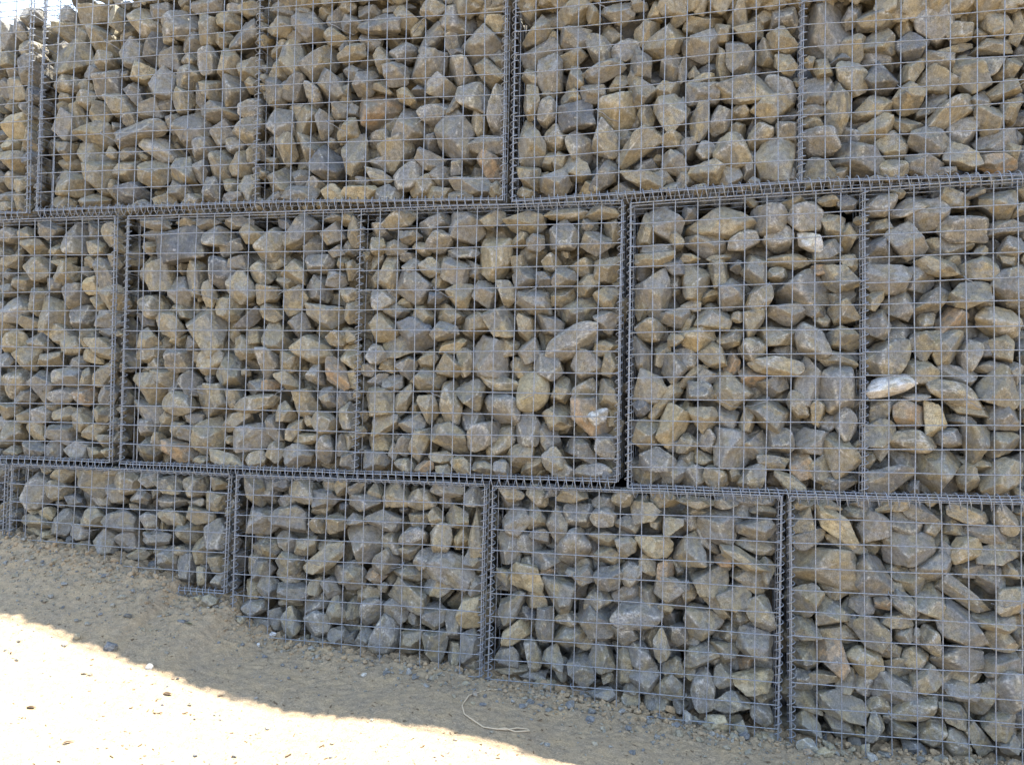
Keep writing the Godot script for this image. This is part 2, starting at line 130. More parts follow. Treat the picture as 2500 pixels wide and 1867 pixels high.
		260,432,84,71,0,2,-26, 94,413,85,72,0,2,-56, 175,402,91,104,0,0,-39, 345,398,97,97,-30,2,-13, 405,421,70,115,0,2,-51, 731,412,113,100,-30,0,-17, 866,408,130,105,-20,0,-21, 948,420,68,105,0,2,-22, 
		250,356,142,110,0,1,-7, 63,348,92,59,20,0,-50, 115,337,92,72,0,0,-41, 443,307,121,109,-40,1,-25, 542,343,165,57,-10,2,-42, 670,316,126,157,0,8,-10, 766,324,87,106,0,2,-44, 848,319,124,93,60,2,-45, 
		942,310,80,117,0,2,-31, 160,274,150,65,65,2,-35, 84,266,131,118,0,2,-1, 355,266,96,173,0,2,-8, 556,253,165,133,-40,0,-7, 204,240,91,65,45,2,-79, 271,241,78,116,0,2,-20, 430,213,96,109,0,0,-62, 
		763,223,137,106,-20,2,-15, 886,226,154,173,0,5,-5, 911,224,74,74,0,7,-8, 874,275,74,56,0,0,-76, 954,233,55,80,0,3,-72, 100,179,124,91,0,1,-22, 211,188,97,78,0,0,-27, 655,187,100,144,0,0,-24, 
		482,149,146,108,50,0,-13, 719,150,131,87,-65,0,-56, 352,140,148,122,0,1,0, 77,114,118,79,0,2,-47, 179,112,91,65,60,0,-26, 244,108,84,136,0,2,-11, 553,123,164,95,55,2,-44, 629,80,119,94,20,2,-27, 
		844,104,124,99,0,0,-11, 938,124,110,80,-60,0,-18, 74,44,111,98,0,0,-11, 329,65,96,51,0,2,-28, 134,81,52,72,0,0,-47, 408,39,83,70,0,2,-10, 496,31,95,57,0,1,-8, 566,30,76,57,-60,0,-9, 
		670,42,119,75,40,2,-46, 757,68,93,100,0,1,-20, 789,26,99,62,0,0,-35, 895,32,142,74,-10,0,-25, 191,31,91,58,-20,2,-11, 270,24,71,58,0,5,-4, 343,19,64,45,0,2,-22, 955,25,55,49,0,4,-22, 
		6,76,59,48,11,4,-61, -343,962,61,48,7,4,-58, 1,152,53,55,-35,1,-26, 28,391,65,56,-17,0,-45, -659,341,44,37,-48,0,-52, -429,201,39,40,-13,0,-80, -290,275,45,40,50,1,-69, 7,210,48,42,23,1,-56, 
		12,823,43,35,24,1,-40, -6,292,43,33,19,2,-31, -498,375,39,42,24,2,-49, -553,103,40,37,-41,2,-43, 781,817,39,31,-44,2,-41, 53,959,46,36,16,4,-50, 966,701,49,31,25,2,-71],
	[1067,900,74,129,0,2,-35, 1136,919,140,110,-25,0,-7, 1175,853,61,67,0,2,-18, 1111,821,134,49,0,0,-53, 1219,944,61,55,0,4,-11, 1325,914,253,120,-5,2,-11, 1484,920,131,119,-30,0,-5, 
		1560,970,112,47,15,2,-32, 1608,924,129,118,0,0,-11, 1680,972,76,35,0,2,-14, 1739,964,70,64,0,4,-19, 1700,903,111,82,-65,2,-22, 1741,854,81,93,0,2,-28, 1621,836,82,76,0,7,-7, 1273,839,157,84,-15,0,-36, 
		1403,847,120,72,25,0,-20, 1521,855,113,89,0,0,-34, 1681,809,99,76,0,0,-12, 1845,956,104,81,10,0,-4, 1941,952,172,63,25,0,-35, 1846,888,92,75,30,1,-45, 2073,963,102,62,-20,1,-21, 1998,919,143,114,0,0,-15, 
		2128,981,62,34,0,0,-18, 2201,943,112,107,0,1,-2, 2101,870,170,96,0,0,-3, 1928,834,149,109,-30,0,-18, 1851,820,104,75,0,4,-31, 2211,867,146,62,20,0,-30, 2242,806,95,73,30,0,-20, 2059,815,159,74,10,1,-67, 
		1103,787,147,61,0,2,-5, 1171,764,79,67,0,4,-26, 1097,667,134,195,0,0,-12, 1166,720,61,55,0,0,-62, 1061,618,61,92,0,2,-49, 1088,541,110,92,0,2,-3, 1173,584,121,79,0,0,-22, 1064,448,67,141,0,0,-9, 
		1127,454,73,91,0,2,-49, 1180,503,61,48,0,2,-10, 1176,405,97,115,0,0,-8, 1094,334,128,128,0,1,-10, 1151,297,188,67,40,2,-47, 1064,262,67,67,0,4,-27, 1168,200,157,103,65,3,-7, 1085,176,110,128,0,2,-28, 
		1175,136,60,54,0,0,-59, 1122,85,133,91,0,0,-18, 1088,40,115,103,0,1,-45, 1181,39,115,84,20,0,-34, 1241,708,109,139,0,2,-6, 1322,740,78,120,0,2,-32, 1221,790,79,36,0,2,-29, 1321,791,90,30,0,2,-44, 
		1384,760,54,54,0,4,-37, 1440,748,95,131,0,1,-8, 1557,778,148,59,-10,2,-32, 1517,731,71,59,30,2,-33, 1608,682,205,135,5,0,-7, 1676,776,117,41,0,0,-51, 1750,764,64,64,0,2,-25, 1721,707,122,93,0,1,-13, 
		1647,740,70,41,0,5,-49, 1364,664,108,120,0,0,0, 1457,642,131,77,60,2,-16, 1291,659,120,42,25,2,-51, 1229,627,73,48,0,6,-45, 1214,579,67,103,0,2,-61, 1311,584,126,102,-15,1,-12, 1544,599,141,88,-10,0,-25, 
		1643,608,88,76,30,0,-36, 1729,650,110,70,20,0,-62, 1736,597,93,87,30,2,-5, 1668,572,64,53,0,2,-53, 1440,562,77,101,0,1,-15, 1388,583,54,42,0,2,-26, 1254,508,126,96,15,3,-21, 1524,519,142,71,5,2,-27, 
		1632,504,152,111,-60,0,-5, 1731,509,104,93,20,1,-19, 1366,514,102,72,25,1,-28, 1439,472,101,95,0,2,-14, 1550,461,118,76,0,0,-80, 1310,450,114,90,-30,2,-20, 1210,433,97,91,0,0,-57, 
		1370,418,60,101,0,5,-46, 1717,436,134,58,-10,1,-31, 1515,414,189,65,-10,2,-6, 1232,374,151,42,45,2,-70, 1290,380,78,54,0,0,-46, 1432,376,89,89,-45,5,-46, 1506,345,118,94,0,0,-56, 
		1633,357,111,181,0,0,-42, 1719,338,127,180,0,0,-1, 1374,322,161,113,-30,2,-11, 1265,326,102,72,0,0,-8, 1592,284,111,64,-60,2,-41, 1656,269,105,70,60,2,-39, 1213,228,127,72,60,3,-77, 
		1276,219,114,102,0,2,-10, 1354,231,107,89,-30,0,-52, 1489,255,153,112,-20,1,-10, 1421,233,59,101,0,2,-45, 1691,229,81,75,0,0,-73, 1741,230,81,127,0,0,-20, 1225,142,84,78,0,1,-35, 
		1293,150,78,90,0,0,-50, 1376,126,137,166,0,0,-1, 1453,144,100,106,0,0,-38, 1538,162,94,88,0,0,-24, 1638,160,122,99,0,0,-29, 1722,116,162,104,-60,2,-4, 1514,88,112,65,10,1,-32, 1599,86,123,93,-60,5,-45, 
		1283,91,108,48,-15,2,-66, 1226,84,72,78,0,0,-65, 1668,57,116,104,35,1,-27, 1242,28,90,90,0,0,-38, 1321,29,101,83,-40,2,-10, 1382,47,53,65,0,2,-48, 1444,29,112,89,20,1,-14, 1565,22,117,58,-15,2,-20, 
		1723,24,121,63,15,0,-46, 1848,778,115,63,20,0,-78, 1869,705,155,109,-10,0,-4, 1971,709,114,97,0,0,-45, 2027,749,159,80,-20,2,-11, 2147,741,118,84,0,1,-25, 2073,763,91,51,0,2,-75, 
		2238,765,67,50,0,2,-44, 2234,680,123,140,0,0,-6, 1829,638,63,75,0,2,-29, 1910,622,115,109,0,0,-29, 2009,627,131,80,30,0,-27, 2115,651,135,96,0,1,-4, 2175,625,56,62,0,0,-58, 1995,571,74,63,30,1,-40, 
		1842,556,98,109,0,0,-21, 2074,570,102,102,0,5,-38, 2211,565,151,101,-5,2,-16, 1911,530,86,103,0,0,-63, 1982,499,114,85,60,1,-28, 2052,484,136,102,55,1,-6, 1870,437,155,149,0,1,-9, 
		2125,459,73,124,0,0,-33, 2221,480,106,84,-50,2,-23, 2166,485,56,73,0,4,-56, 1888,356,189,69,15,7,-2, 1977,393,119,108,-40,2,-22, 2084,389,135,73,-20,0,-46, 2203,355,134,151,0,1,-5, 
		2185,415,112,50,0,0,-52, 2075,333,186,73,-20,2,-10, 2257,401,50,83,0,0,-32, 1865,279,120,86,30,1,-52, 1945,255,125,102,0,5,-27, 2018,246,74,124,0,3,-39, 2117,284,152,56,-10,2,-39, 
		1959,316,85,28,0,0,-30, 2226,256,106,89,0,0,-24, 2099,243,95,45,0,0,-43, 1850,196,115,97,0,1,-7, 1955,174,159,85,-10,2,-13, 2062,187,84,68,0,0,-30, 2145,169,95,134,0,1,-4, 2226,167,117,106,40,1,-39, 
		1859,136,63,86,0,0,-40, 1818,104,46,69,0,2,-35, 1928,92,108,97,-15,0,-66, 2035,76,163,180,0,1,-1, 2159,100,112,50,-15,2,-62, 1871,40,154,114,-10,0,-5, 2122,54,73,90,0,2,-38, 2222,63,161,111,30,2,-6, 
		1956,22,45,45,0,4,-22, 2298,329,97,83,15,1,-57, 2311,618,92,69,-35,2,-55, 2306,445,69,60,40,2,-46, 2305,263,81,66,-52,1,-58, 1788,148,63,43,39,2,-56, 2299,783,64,53,48,1,-54, 2273,936,66,48,19,1,-42, 
		2284,989,68,52,-32,2,-28, 1782,906,46,31,-6,2,-29, 1431,984,47,32,-38,2,-50, 1174,675,39,34,-8,1,-64, 2307,16,45,35,-53,0,-74, 2318,80,37,42,-58,1,-34, 2316,166,51,34,47,1,-24, 1901,996,49,41,13,2,-37, 
		2159,798,42,40,-41,1,-57, 2274,12,48,38,-22,2,-61],
	[-1602,-200,119,74,39,1,-47, -1572,-333,95,75,18,1,-29, -1664,-139,113,92,-31,4,-49, -1639,-59,103,92,-30,0,-51, -1662,-330,89,62,-14,2,-47, -1556,-121,58,51,-3,2,-40, -1584,-259,51,50,-16,1,-65, 
		-1668,-242,45,35,-35,2,-37, -1548,-237,51,40,-46,0,-63, -1625,-279,47,32,-22,4,-39, -1559,-37,51,33,27,0,-44, -1556,-77,39,32,9,4,-52],
	[-1431,-130,137,159,0,0,-2, -1314,-66,108,79,0,2,-27, -1158,-86,199,135,-5,1,-9, -1334,-125,100,86,0,2,-18, -991,-79,112,98,0,2,-2, -1072,-39,85,42,0,2,-20, -1061,-126,113,70,-40,0,-34, 
		-898,-63,84,77,0,6,-3, -799,-78,111,76,0,1,-4, -694,-80,103,89,-40,2,-5, -585,-69,89,55,0,2,-17, -1154,-168,106,57,0,0,-61, -938,-133,84,70,0,0,-19, -810,-152,132,62,0,6,-51, -692,-153,89,55,0,6,-46, 
		-596,-137,109,82,0,2,-16, -1419,-258,151,58,-5,2,-3, -1438,-299,123,58,0,2,-37, -1305,-272,143,100,55,0,-6, -1159,-226,128,92,0,2,-7, -1028,-239,162,105,0,0,-3, -1215,-292,92,78,0,0,-25, 
		-794,-209,125,69,0,2,-16, -899,-232,91,77,0,0,-14, -736,-267,131,103,-60,1,-3, -663,-196,124,75,0,2,-11, -585,-265,123,123,0,0,0, -1104,-318,106,113,0,0,-14, -989,-311,119,98,50,0,-32, 
		-861,-298,132,63,-5,0,-11, -651,-330,89,110,0,2,-19, -958,-372,105,63,0,2,-32, -859,-354,90,76,0,2,-50, -795,-375,97,104,0,0,-10, -747,-341,62,41,0,6,-27, -717,-413,69,131,0,0,-20, 
		-655,-409,48,41,0,6,-51, -640,-432,41,82,0,2,-15, -574,-380,95,82,0,2,-9, -582,-448,75,82,0,6,-23, -1205,-349,85,50,0,2,-27, -1266,-327,50,50,0,4,-27, -1364,-310,50,36,0,3,-16, -1452,-209,72,36,0,3,-30, 
		-1375,-224,65,58,0,3,-27, -1069,-405,106,76,-12,2,-40, -903,-437,97,80,44,4,-47, -1341,-380,106,88,-17,1,-37, -1262,-168,82,58,6,4,-47, -1160,-401,70,72,-37,4,-35, -1421,-350,89,70,26,1,-65, 
		-793,-450,64,55,36,0,-48, -1258,-385,69,44,-20,0,-23, -1343,-186,47,36,-30,0,-65, -996,-411,44,41,49,4,-48, -525,-145,37,42,-22,0,-46, -525,-462,44,37,-20,4,-50, -1394,-45,47,35,-31,2,-39, 
		-875,-115,51,33,37,1,-38, -1472,-36,42,37,-45,0,-40, -979,-180,46,34,-40,2,-53, -843,-421,51,38,-33,2,-42, -955,-418,51,36,18,4,-62, -542,-176,45,39,32,2,-39, -838,-460,50,36,11,2,-53, 
		-844,-254,38,42,46,1,-60, -1490,-339,46,31,49,2,-34],
	[-427,-88,81,142,0,1,-7, -389,-85,94,121,0,0,-53, -226,-84,120,100,0,1,-13, -311,-58,67,60,0,4,-5, -123,-57,79,60,0,2,-47, -296,-129,100,67,0,0,-51, -128,-110,113,86,0,0,-3, -66,-57,66,79,0,2,-13, 
		64,-66,72,65,0,2,-33, 1,-63,66,53,0,0,-23, 153,-71,123,110,0,2,-10, 255,-93,110,84,0,2,-13, 356,-52,134,64,-10,0,-9, 458,-73,83,76,0,0,-7, 34,-114,131,65,0,0,-1, -404,-209,128,108,-5,0,-8, 
		-287,-190,167,120,0,0,-8, -159,-154,93,53,0,2,-47, -157,-207,73,73,0,2,-5, -81,-203,86,86,0,2,-2, -382,-314,128,101,0,1,-13, -298,-280,94,74,-30,0,-34, -206,-292,93,80,0,2,-19, -135,-294,93,53,15,2,-60, 
		-282,-362,127,93,0,1,-7, -431,-379,74,101,0,2,-57, -392,-398,87,108,0,0,-24, -121,-334,178,86,40,2,-3, -287,-415,113,60,-20,2,-59, -424,-474,88,74,0,3,-44, -357,-462,74,101,0,0,-23, 
		-169,-443,66,79,0,2,-21, -105,-445,79,59,-60,0,-33, -259,-473,153,73,0,0,-2, -414,-537,108,67,0,0,-2, -284,-510,107,60,0,2,-56, -167,-513,126,86,25,0,-38, -321,-584,100,73,-60,0,-30, 
		-383,-600,87,47,0,0,-22, -252,-584,73,133,0,1,-15, -152,-582,125,106,0,0,-1, -71,-524,72,125,0,1,-7, -267,-632,47,40,0,2,-33, -62,-616,85,59,0,0,-12, -125,-639,99,33,0,0,-28, -62,-401,85,85,0,0,-52, 
		26,-268,157,157,0,0,-2, 116,-176,143,85,0,0,-5, 137,-256,91,91,0,1,-31, -2,-182,98,52,0,0,-23, 245,-175,84,71,0,1,-28, 311,-155,71,77,0,2,-21, 395,-159,102,89,-40,1,-19, 472,-203,63,184,0,2,-8, 
		231,-233,116,84,0,0,-5, 331,-234,96,122,0,2,-17, 414,-240,95,70,60,3,-44, 211,-292,123,58,25,1,-39, 114,-338,104,84,30,0,-15, 273,-311,96,71,35,0,-28, 375,-344,191,127,-25,0,-4, 463,-311,82,76,-30,0,-16, 
		-9,-392,92,118,0,0,-5, 201,-372,129,71,-10,1,-20, 79,-392,85,65,0,5,-28, 317,-410,122,122,-25,1,-47, 463,-406,89,82,20,0,-32, 37,-458,124,85,20,2,-52, 216,-463,167,109,-35,1,-8, 61,-526,130,98,45,0,-20, 
		162,-513,110,84,-50,0,-38, 444,-492,127,146,0,3,-11, 308,-525,109,90,0,0,-11, -23,-538,72,118,0,1,-55, 392,-552,70,121,0,0,-34, 236,-536,51,58,0,0,-30, 125,-613,110,175,0,0,-4, 226,-622,96,103,0,2,-26, 
		323,-631,102,128,0,1,-5, 464,-625,82,139,0,0,-6, 42,-625,85,78,0,0,-29, 49,-659,111,46,0,2,-53, 395,-664,70,108,0,1,-35, 454,-687,76,76,-50,0,-44, -21,-630,52,52,0,0,-37, 402,-703,44,70,0,2,-49, 
		-81,-699,79,59,-19,4,-40, 256,-716,80,77,-5,1,-34, -166,-697,67,62,-30,2,-36, 12,-701,54,54,-57,4,-54, 173,-726,58,57,50,0,-36, 355,-724,63,43,-57,1,-48, 349,-99,67,56,53,0,-69, -208,-653,51,38,10,1,-34, 
		180,-134,37,41,-29,4,-50, -322,-666,39,33,29,2,-41, 460,-740,39,34,-19,1,-52, -54,-661,44,35,27,1,-46, -62,-136,37,34,-12,4,-39, 499,-711,39,41,2,0,-62, 112,-431,42,41,22,2,-31, -207,-241,45,33,-33,4,-67
		],
	[600,-61,101,63,0,1,-8, 692,-63,81,87,0,2,-19, 819,-52,124,68,0,2,-24, 930,-80,86,55,0,0,-42, 1006,-54,92,73,0,1,-3, 1151,-53,109,66,0,2,-11, 751,-41,56,50,0,4,-22, 1071,-68,61,49,0,2,-44, 
		1254,-60,138,48,0,2,-3, 1358,-55,89,48,0,0,-32, 1438,-50,177,47,0,0,-57, 617,-157,113,100,40,0,-8, 691,-136,69,106,0,1,-36, 765,-166,93,149,0,0,-32, 848,-129,117,93,0,0,-27, 936,-124,98,74,0,0,-7, 
		1024,-147,97,67,0,0,-33, 1082,-106,115,91,0,1,-11, 1179,-145,78,72,0,1,-8, 1120,-142,48,48,0,2,-36, 594,-254,88,126,0,0,-16, 653,-238,119,75,-35,0,-44, 698,-208,81,62,0,0,-52, 822,-245,148,161,0,0,-8, 
		937,-201,104,67,0,1,-27, 955,-265,98,86,0,1,-28, 1019,-218,85,85,30,1,-12, 1113,-212,139,91,-15,3,-4, 728,-295,112,75,0,0,-25, 660,-304,69,50,0,2,-61, 655,-355,156,106,-15,3,-9, 584,-366,69,82,0,1,-30, 
		729,-333,68,37,0,5,-52, 868,-335,92,74,0,0,-18, 824,-333,56,37,0,6,-36, 956,-341,116,98,40,0,-11, 1032,-320,91,103,0,0,-29, 1096,-289,85,60,-30,2,-36, 1160,-295,72,78,0,5,-23, 1197,-304,66,72,0,1,-69, 
		781,-412,130,161,0,1,-4, 691,-435,93,87,0,2,-50, 605,-464,150,94,60,1,-4, 919,-424,110,92,0,1,-37, 1017,-401,103,67,30,0,-65, 1092,-401,121,97,-55,1,-53, 1177,-369,126,96,-5,0,-2, 
		652,-488,81,62,0,4,-50, 732,-520,68,130,0,0,-18, 915,-506,153,116,-30,0,-5, 810,-498,99,55,0,2,-47, 1061,-463,175,115,-15,0,-8, 1157,-434,66,54,0,2,-34, 612,-563,144,75,35,3,-10, 
		817,-557,148,92,10,1,-17, 889,-573,98,92,50,2,-81, 1014,-541,115,73,0,0,-29, 1111,-544,66,96,0,2,-75, 1148,-552,60,126,0,1,-2, 1200,-526,72,78,0,0,-39, 644,-626,81,69,-50,0,-85, 596,-647,94,94,0,0,-14, 
		690,-644,68,143,0,1,-25, 757,-639,99,105,0,1,-11, 934,-618,104,110,0,1,-23, 863,-673,116,104,-40,0,-7, 791,-674,55,86,0,0,-51, 1016,-649,67,133,0,2,-48, 1069,-607,115,85,-50,0,-24, 
		1091,-679,114,108,30,0,-10, 1186,-628,84,72,0,1,-21, 612,-690,125,37,0,2,-34, 685,-711,112,50,0,0,-40, 1182,-703,102,102,-30,1,-17, 742,-738,93,62,0,2,-8, 876,-769,73,61,0,0,-11, 
		947,-746,103,61,0,0,-3, 964,-761,49,73,0,0,-51, 1135,-760,114,90,0,0,-33, 1044,-726,66,48,0,0,-47, 1214,-763,54,60,0,0,-22, 1260,-93,114,54,0,2,-62, 1229,-137,78,66,0,0,-63, 1333,-142,155,137,-20,0,-2, 
		1399,-97,107,89,-30,0,-57, 1456,-141,141,82,0,0,-5, 1479,-81,94,53,0,1,-54, 1236,-232,120,144,0,1,-12, 1298,-197,119,54,-55,0,-63, 1456,-207,141,65,-5,2,-65, 1417,-248,189,59,-30,2,0, 
		1310,-318,125,113,0,1,-16, 1438,-315,130,77,-25,2,-50, 1493,-299,64,123,0,1,-44, 1355,-257,77,53,0,5,-45, 1387,-370,124,100,0,1,-25, 1227,-376,72,90,0,1,-45, 1326,-411,125,59,-55,2,-52, 
		1414,-442,100,112,0,1,-59, 1476,-420,100,117,0,1,-12, 1281,-478,137,131,-20,1,-9, 1379,-512,94,94,0,2,-67, 1459,-535,135,117,-15,0,-12, 1240,-550,83,66,0,0,-74, 1277,-594,137,89,20,1,-20, 
		1364,-576,112,83,0,1,-39, 1431,-612,70,117,0,5,-81, 1355,-650,89,106,0,1,-35, 1458,-655,140,76,15,3,-6, 1289,-698,89,148,0,0,-10, 1387,-730,129,77,-10,1,-8, 1475,-705,105,76,-20,2,-43, 
		1484,-761,93,64,-40,0,-26, 1242,-650,60,66,0,2,-52, 1463,-858,115,76,19,2,-40, 1287,-840,100,77,-41,1,-27, 1379,-826,107,74,18,2,-55, 1036,-772,86,76,43,2,-39, 1202,-827,81,72,-9,2,-39, 
		577,-759,91,69,-49,2,-47, 1073,-822,90,58,52,1,-42, 952,-692,57,53,42,2,-45, 657,-757,41,35,1,0,-26, 821,-773,46,41,59,1,-52, 1362,-782,50,31,-44,1,-62],
	[1619,-49,87,52,0,2,-39, 1689,-45,87,41,0,2,-18, 1805,-45,115,52,0,0,-53, 1910,-40,114,51,0,2,-43, 1613,-97,76,99,0,1,-33, 1714,-112,179,75,-35,3,-2, 1786,-73,121,63,0,1,-35, 1872,-53,74,34,0,2,-38, 
		1634,-158,128,81,30,0,-30, 1839,-126,120,120,-30,0,-18, 1753,-177,155,81,-10,2,-61, 1933,-101,125,96,-20,0,-38, 1980,-63,124,68,-20,0,-41, 2017,-107,73,84,0,1,-47, 2082,-103,84,73,0,1,-62, 
		2118,-62,140,61,-20,2,-18, 2227,-76,111,72,-45,1,-22, 1943,-181,164,119,0,0,-11, 2110,-172,106,84,20,3,-15, 2177,-118,133,67,-15,0,-23, 2112,-134,56,22,25,0,-61, 2205,-181,139,72,0,1,-22, 
		2059,-189,56,73,0,0,-55, 1694,-263,243,139,0,2,-7, 1826,-284,154,143,-20,0,-18, 2018,-242,141,96,20,0,-24, 1949,-281,136,85,-35,1,-52, 2128,-240,100,78,0,0,-58, 2196,-265,100,111,0,0,-43, 
		2241,-238,55,61,0,2,-46, 1735,-336,132,69,10,1,-71, 1911,-314,74,51,0,2,-63, 1630,-374,110,122,0,1,-17, 2241,-321,127,99,50,1,-9, 2115,-325,184,72,-30,1,-36, 1930,-363,107,62,-40,0,-15, 
		2023,-356,124,118,-30,1,-21, 1711,-409,121,104,0,1,-21, 1805,-377,91,80,0,0,-42, 1864,-362,57,46,0,5,-20, 2106,-429,173,123,-30,0,-11, 2196,-412,133,83,-5,1,-25, 1624,-472,98,87,0,1,-15, 
		1907,-415,108,57,5,1,-36, 1832,-461,131,103,-60,1,-1, 1727,-479,144,69,-10,2,-57, 1936,-462,68,73,0,6,-34, 1978,-469,51,62,0,6,-63, 2010,-476,107,62,-70,2,-16, 1774,-435,57,52,0,0,-50, 
		2219,-469,127,77,-5,2,-57, 1630,-564,110,116,0,1,-29, 1713,-546,132,103,-40,5,-11, 1814,-558,120,97,-50,3,-16, 1891,-516,79,79,0,1,-43, 2093,-524,167,84,5,0,-25, 1969,-540,90,73,-30,2,-42, 
		2219,-547,143,105,0,0,-38, 2237,-623,121,143,0,0,-6, 1904,-580,113,79,0,1,-49, 1679,-626,115,52,5,2,-28, 1759,-628,86,86,0,1,-35, 1992,-597,118,79,30,1,-11, 2038,-603,168,45,30,2,-64, 
		2125,-590,106,61,20,2,-74, 1611,-637,69,64,0,0,-34, 1819,-643,91,80,-55,0,-53, 1899,-646,141,96,-20,0,-24, 2098,-632,128,67,-10,0,-32, 2166,-655,105,111,0,1,-45, 1631,-707,116,87,-20,1,-35, 
		1733,-707,178,97,-25,1,-9, 1965,-699,169,84,15,1,-6, 2075,-698,111,67,-20,1,-21, 1857,-700,85,62,0,2,-44, 1624,-779,98,104,0,1,-11, 1839,-762,62,108,0,1,-8, 1729,-783,114,86,-30,1,-36, 
		1933,-777,107,68,0,1,-24, 2019,-773,95,106,0,1,-18, 2157,-773,127,72,-65,1,-43, 2090,-799,106,89,-30,1,-22, 2220,-722,116,105,0,1,-21, 1789,-792,40,40,0,3,-31, 2246,-787,71,66,0,0,-24, 
		1961,-823,73,45,0,4,-27, 1891,-736,51,57,0,0,-51, 1690,-866,106,78,-57,4,-49, 2317,-718,121,85,-14,4,-43, 2127,-880,86,77,8,1,-32, 1925,-873,69,63,-36,2,-42, 2020,-867,83,77,-51,1,-39, 
		2211,-866,82,63,59,0,-31, 2301,-358,76,61,-10,4,-57, 2321,-847,85,63,46,1,-40, 1774,-887,61,55,7,1,-30, 2317,-187,56,53,35,1,-33, 1825,-881,60,48,46,1,-43, 2290,-242,52,50,32,2,-64, 
		1792,-831,67,47,0,0,-46, 2305,-117,51,51,-54,1,-34, 2317,-268,47,31,26,4,-57, 2315,-310,47,35,-23,2,-40, 2310,-623,37,33,23,0,-59, 1876,-868,44,41,-3,0,-57, 1590,-849,50,34,21,0,-30, 
		2297,-807,49,37,-51,2,-45, 2304,-450,49,36,-2,0,-48, 2309,-24,44,37,-54,0,-30, 2303,-583,36,41,-11,0,-54, 2282,-48,49,32,-3,1,-59, 2012,-23,45,39,-4,2,-52, 1628,-878,36,39,-2,2,-49
		],
]
const BASE_LINE = [-1.542, -0.311, -1.273, -0.343, -0.991, -0.391, -0.729, -0.452, -0.692, -0.503, -0.496, -0.510, -0.435, -0.572, -0.278, -0.642, -0.088, -0.656, 0.186, -0.680, 0.519, -0.708, 0.787, -0.739, 1.029, -0.771, 1.262, -0.802, 1.545, -0.825, 1.773, -0.838, 1.911, -0.837, 2.260, -0.838]
const BANK_LINE = [-1.126, -0.492, -0.928, -0.528, -0.735, -0.568, -0.548, -0.607, -0.368, -0.646, -0.195, -0.676, -0.028, -0.699, 0.132, -0.702, 0.362, -0.693, 0.587, -0.713, 0.731, -0.730, 0.845, -0.756, 1.300, -0.800, 2.300, -0.830]
const ROCKS = [
	-692, 440, 43, 32, 4, -512, 482, 22, 21, 7, -824, 501, 20, 18, 7, -819, 448, 26, 25, 3, -841, 371, 21, 15, 6, -836, 245, 22, 18, 6, -749, 277, 30, 16, 4, -589, 189, 31, 11, 4, -558, 57, 74, 48, 2, -839, 194, 37, 16, 2, -312, 128, 16, 15, 7, -195, 49, 26, 16, 4, -131, 66, 25, 24, 0, -304, 33, 29, 17, 7, -166, 218, 15, 13, 4, -1417, 35, 27, 16, 6, -1315, 126, 21, 15, 6, -1067, 287, 20, 17, 0, -1078, 207, 29, 14, 0, -984, 112, 23, 19, 4, -640, 604, 15, 12, 5, -1291, 215, 30, 20, 2, -841, 308, 16, 12, 4, -607, 48, 30, 24, 2, -422, 59, 35, 29, 2, -863, 22, 27, 20, 2, -973, 99, 17, 17, 5, -1302, 113, 25, 15, 2, -887, 371, 19, 12, 0, -680, 189, 15, 9, 6, 272, 117, 24, 31, 6, 307, 160, 25, 21, 4, 248, 91, 19, 19, 2, 124, 172, 21, 15, 7, 203, 143, 18, 12, 4, 367, 208, 23, 13, 6, 482, 119, 30, 18, 2, 541, 209, 25, 18, 5, 580, 261, 28, 12, 4, 572, 202, 15, 13, 4, 847, 118, 34, 33, 4, 720, 157, 28, 17, 4, 703, 213, 23, 17, 4, 928, 182, 30, 23, 4, 824, 154, 23, 15, 0, 1121, 107, 25, 21, 0, 1205, 88, 24, 21, 4, 568, 531, 15, 9, 5, 1054, 194, 23, 16, 4, 966, 348, 21, 16, 2, 1081, 352, 22, 11, 4, 552, 278, 15, 10, 3, 756, 159, 19, 14, 4, 787, 183, 21, 15, 4, 925, 121, 28, 19, 4, 1022, 78, 23, 16, 0, 1109, 89, 21, 18, 0, 363, 137, 27, 22, 2, 975, 233, 18, 14, 2, 1169, 363, 17, 12, 6, 1214, 147, 30, 25, 2, 1148, 203, 20, 18, 0, 825, 411, 21, 12, 6, 370, 125, 25, 20, 2, 1337, 22, 87, 69, 3, 1409, 22, 61, 56, 1, 1424, 68, 39, 32, 4, 1239, 39, 33, 44, 6, 1508, 28, 85, 31, 2, 1288, 22, 38, 22, 4, 1389, 86, 33, 31, 2, 1817, 90, 35, 31, 6, 1866, 48, 46, 22, 4, 2031, 30, 47, 32, 2, 1620, 84, 70, 55, 1, 1669, 114, 52, 31, 3, 1693, 37, 46, 30, 2, 1259, 22, 32, 32, 2, 1806, 22, 37, 34, 3, 2246, 22, 44, 30, 5, 1968, 65, 30, 20, 4, 1321, 102, 20, 18, 0, 1301, 55, 34, 21, 2, 1467, 48, 31, 21, 2, 1620, 136, 35, 27, 5, 1432, 189, 25, 18, 2, 1365, 195, 30, 20, 2, 1277, 163, 28, 20, 2, 1733, 89, 25, 20, 2, 1764, 41, 30, 20, 2, 2116, 22, 30, 22, 2
]
const STRAW = [601, 102, 596, 114, 569, 130, 543, 177, 523, 223, 521, 275, 529, 324, 547, 361, 583, 394, 624, 416, 667, 426, 697, 409, 726, 382, 752, 366, 763, 364, 756, 385, 725, 403, 692, 410, 674, 415]

const TILT := deg_to_rad(4.0)
const CELL := 0.0762
const DEPTH := 0.98
const BANK_Z := 0.496

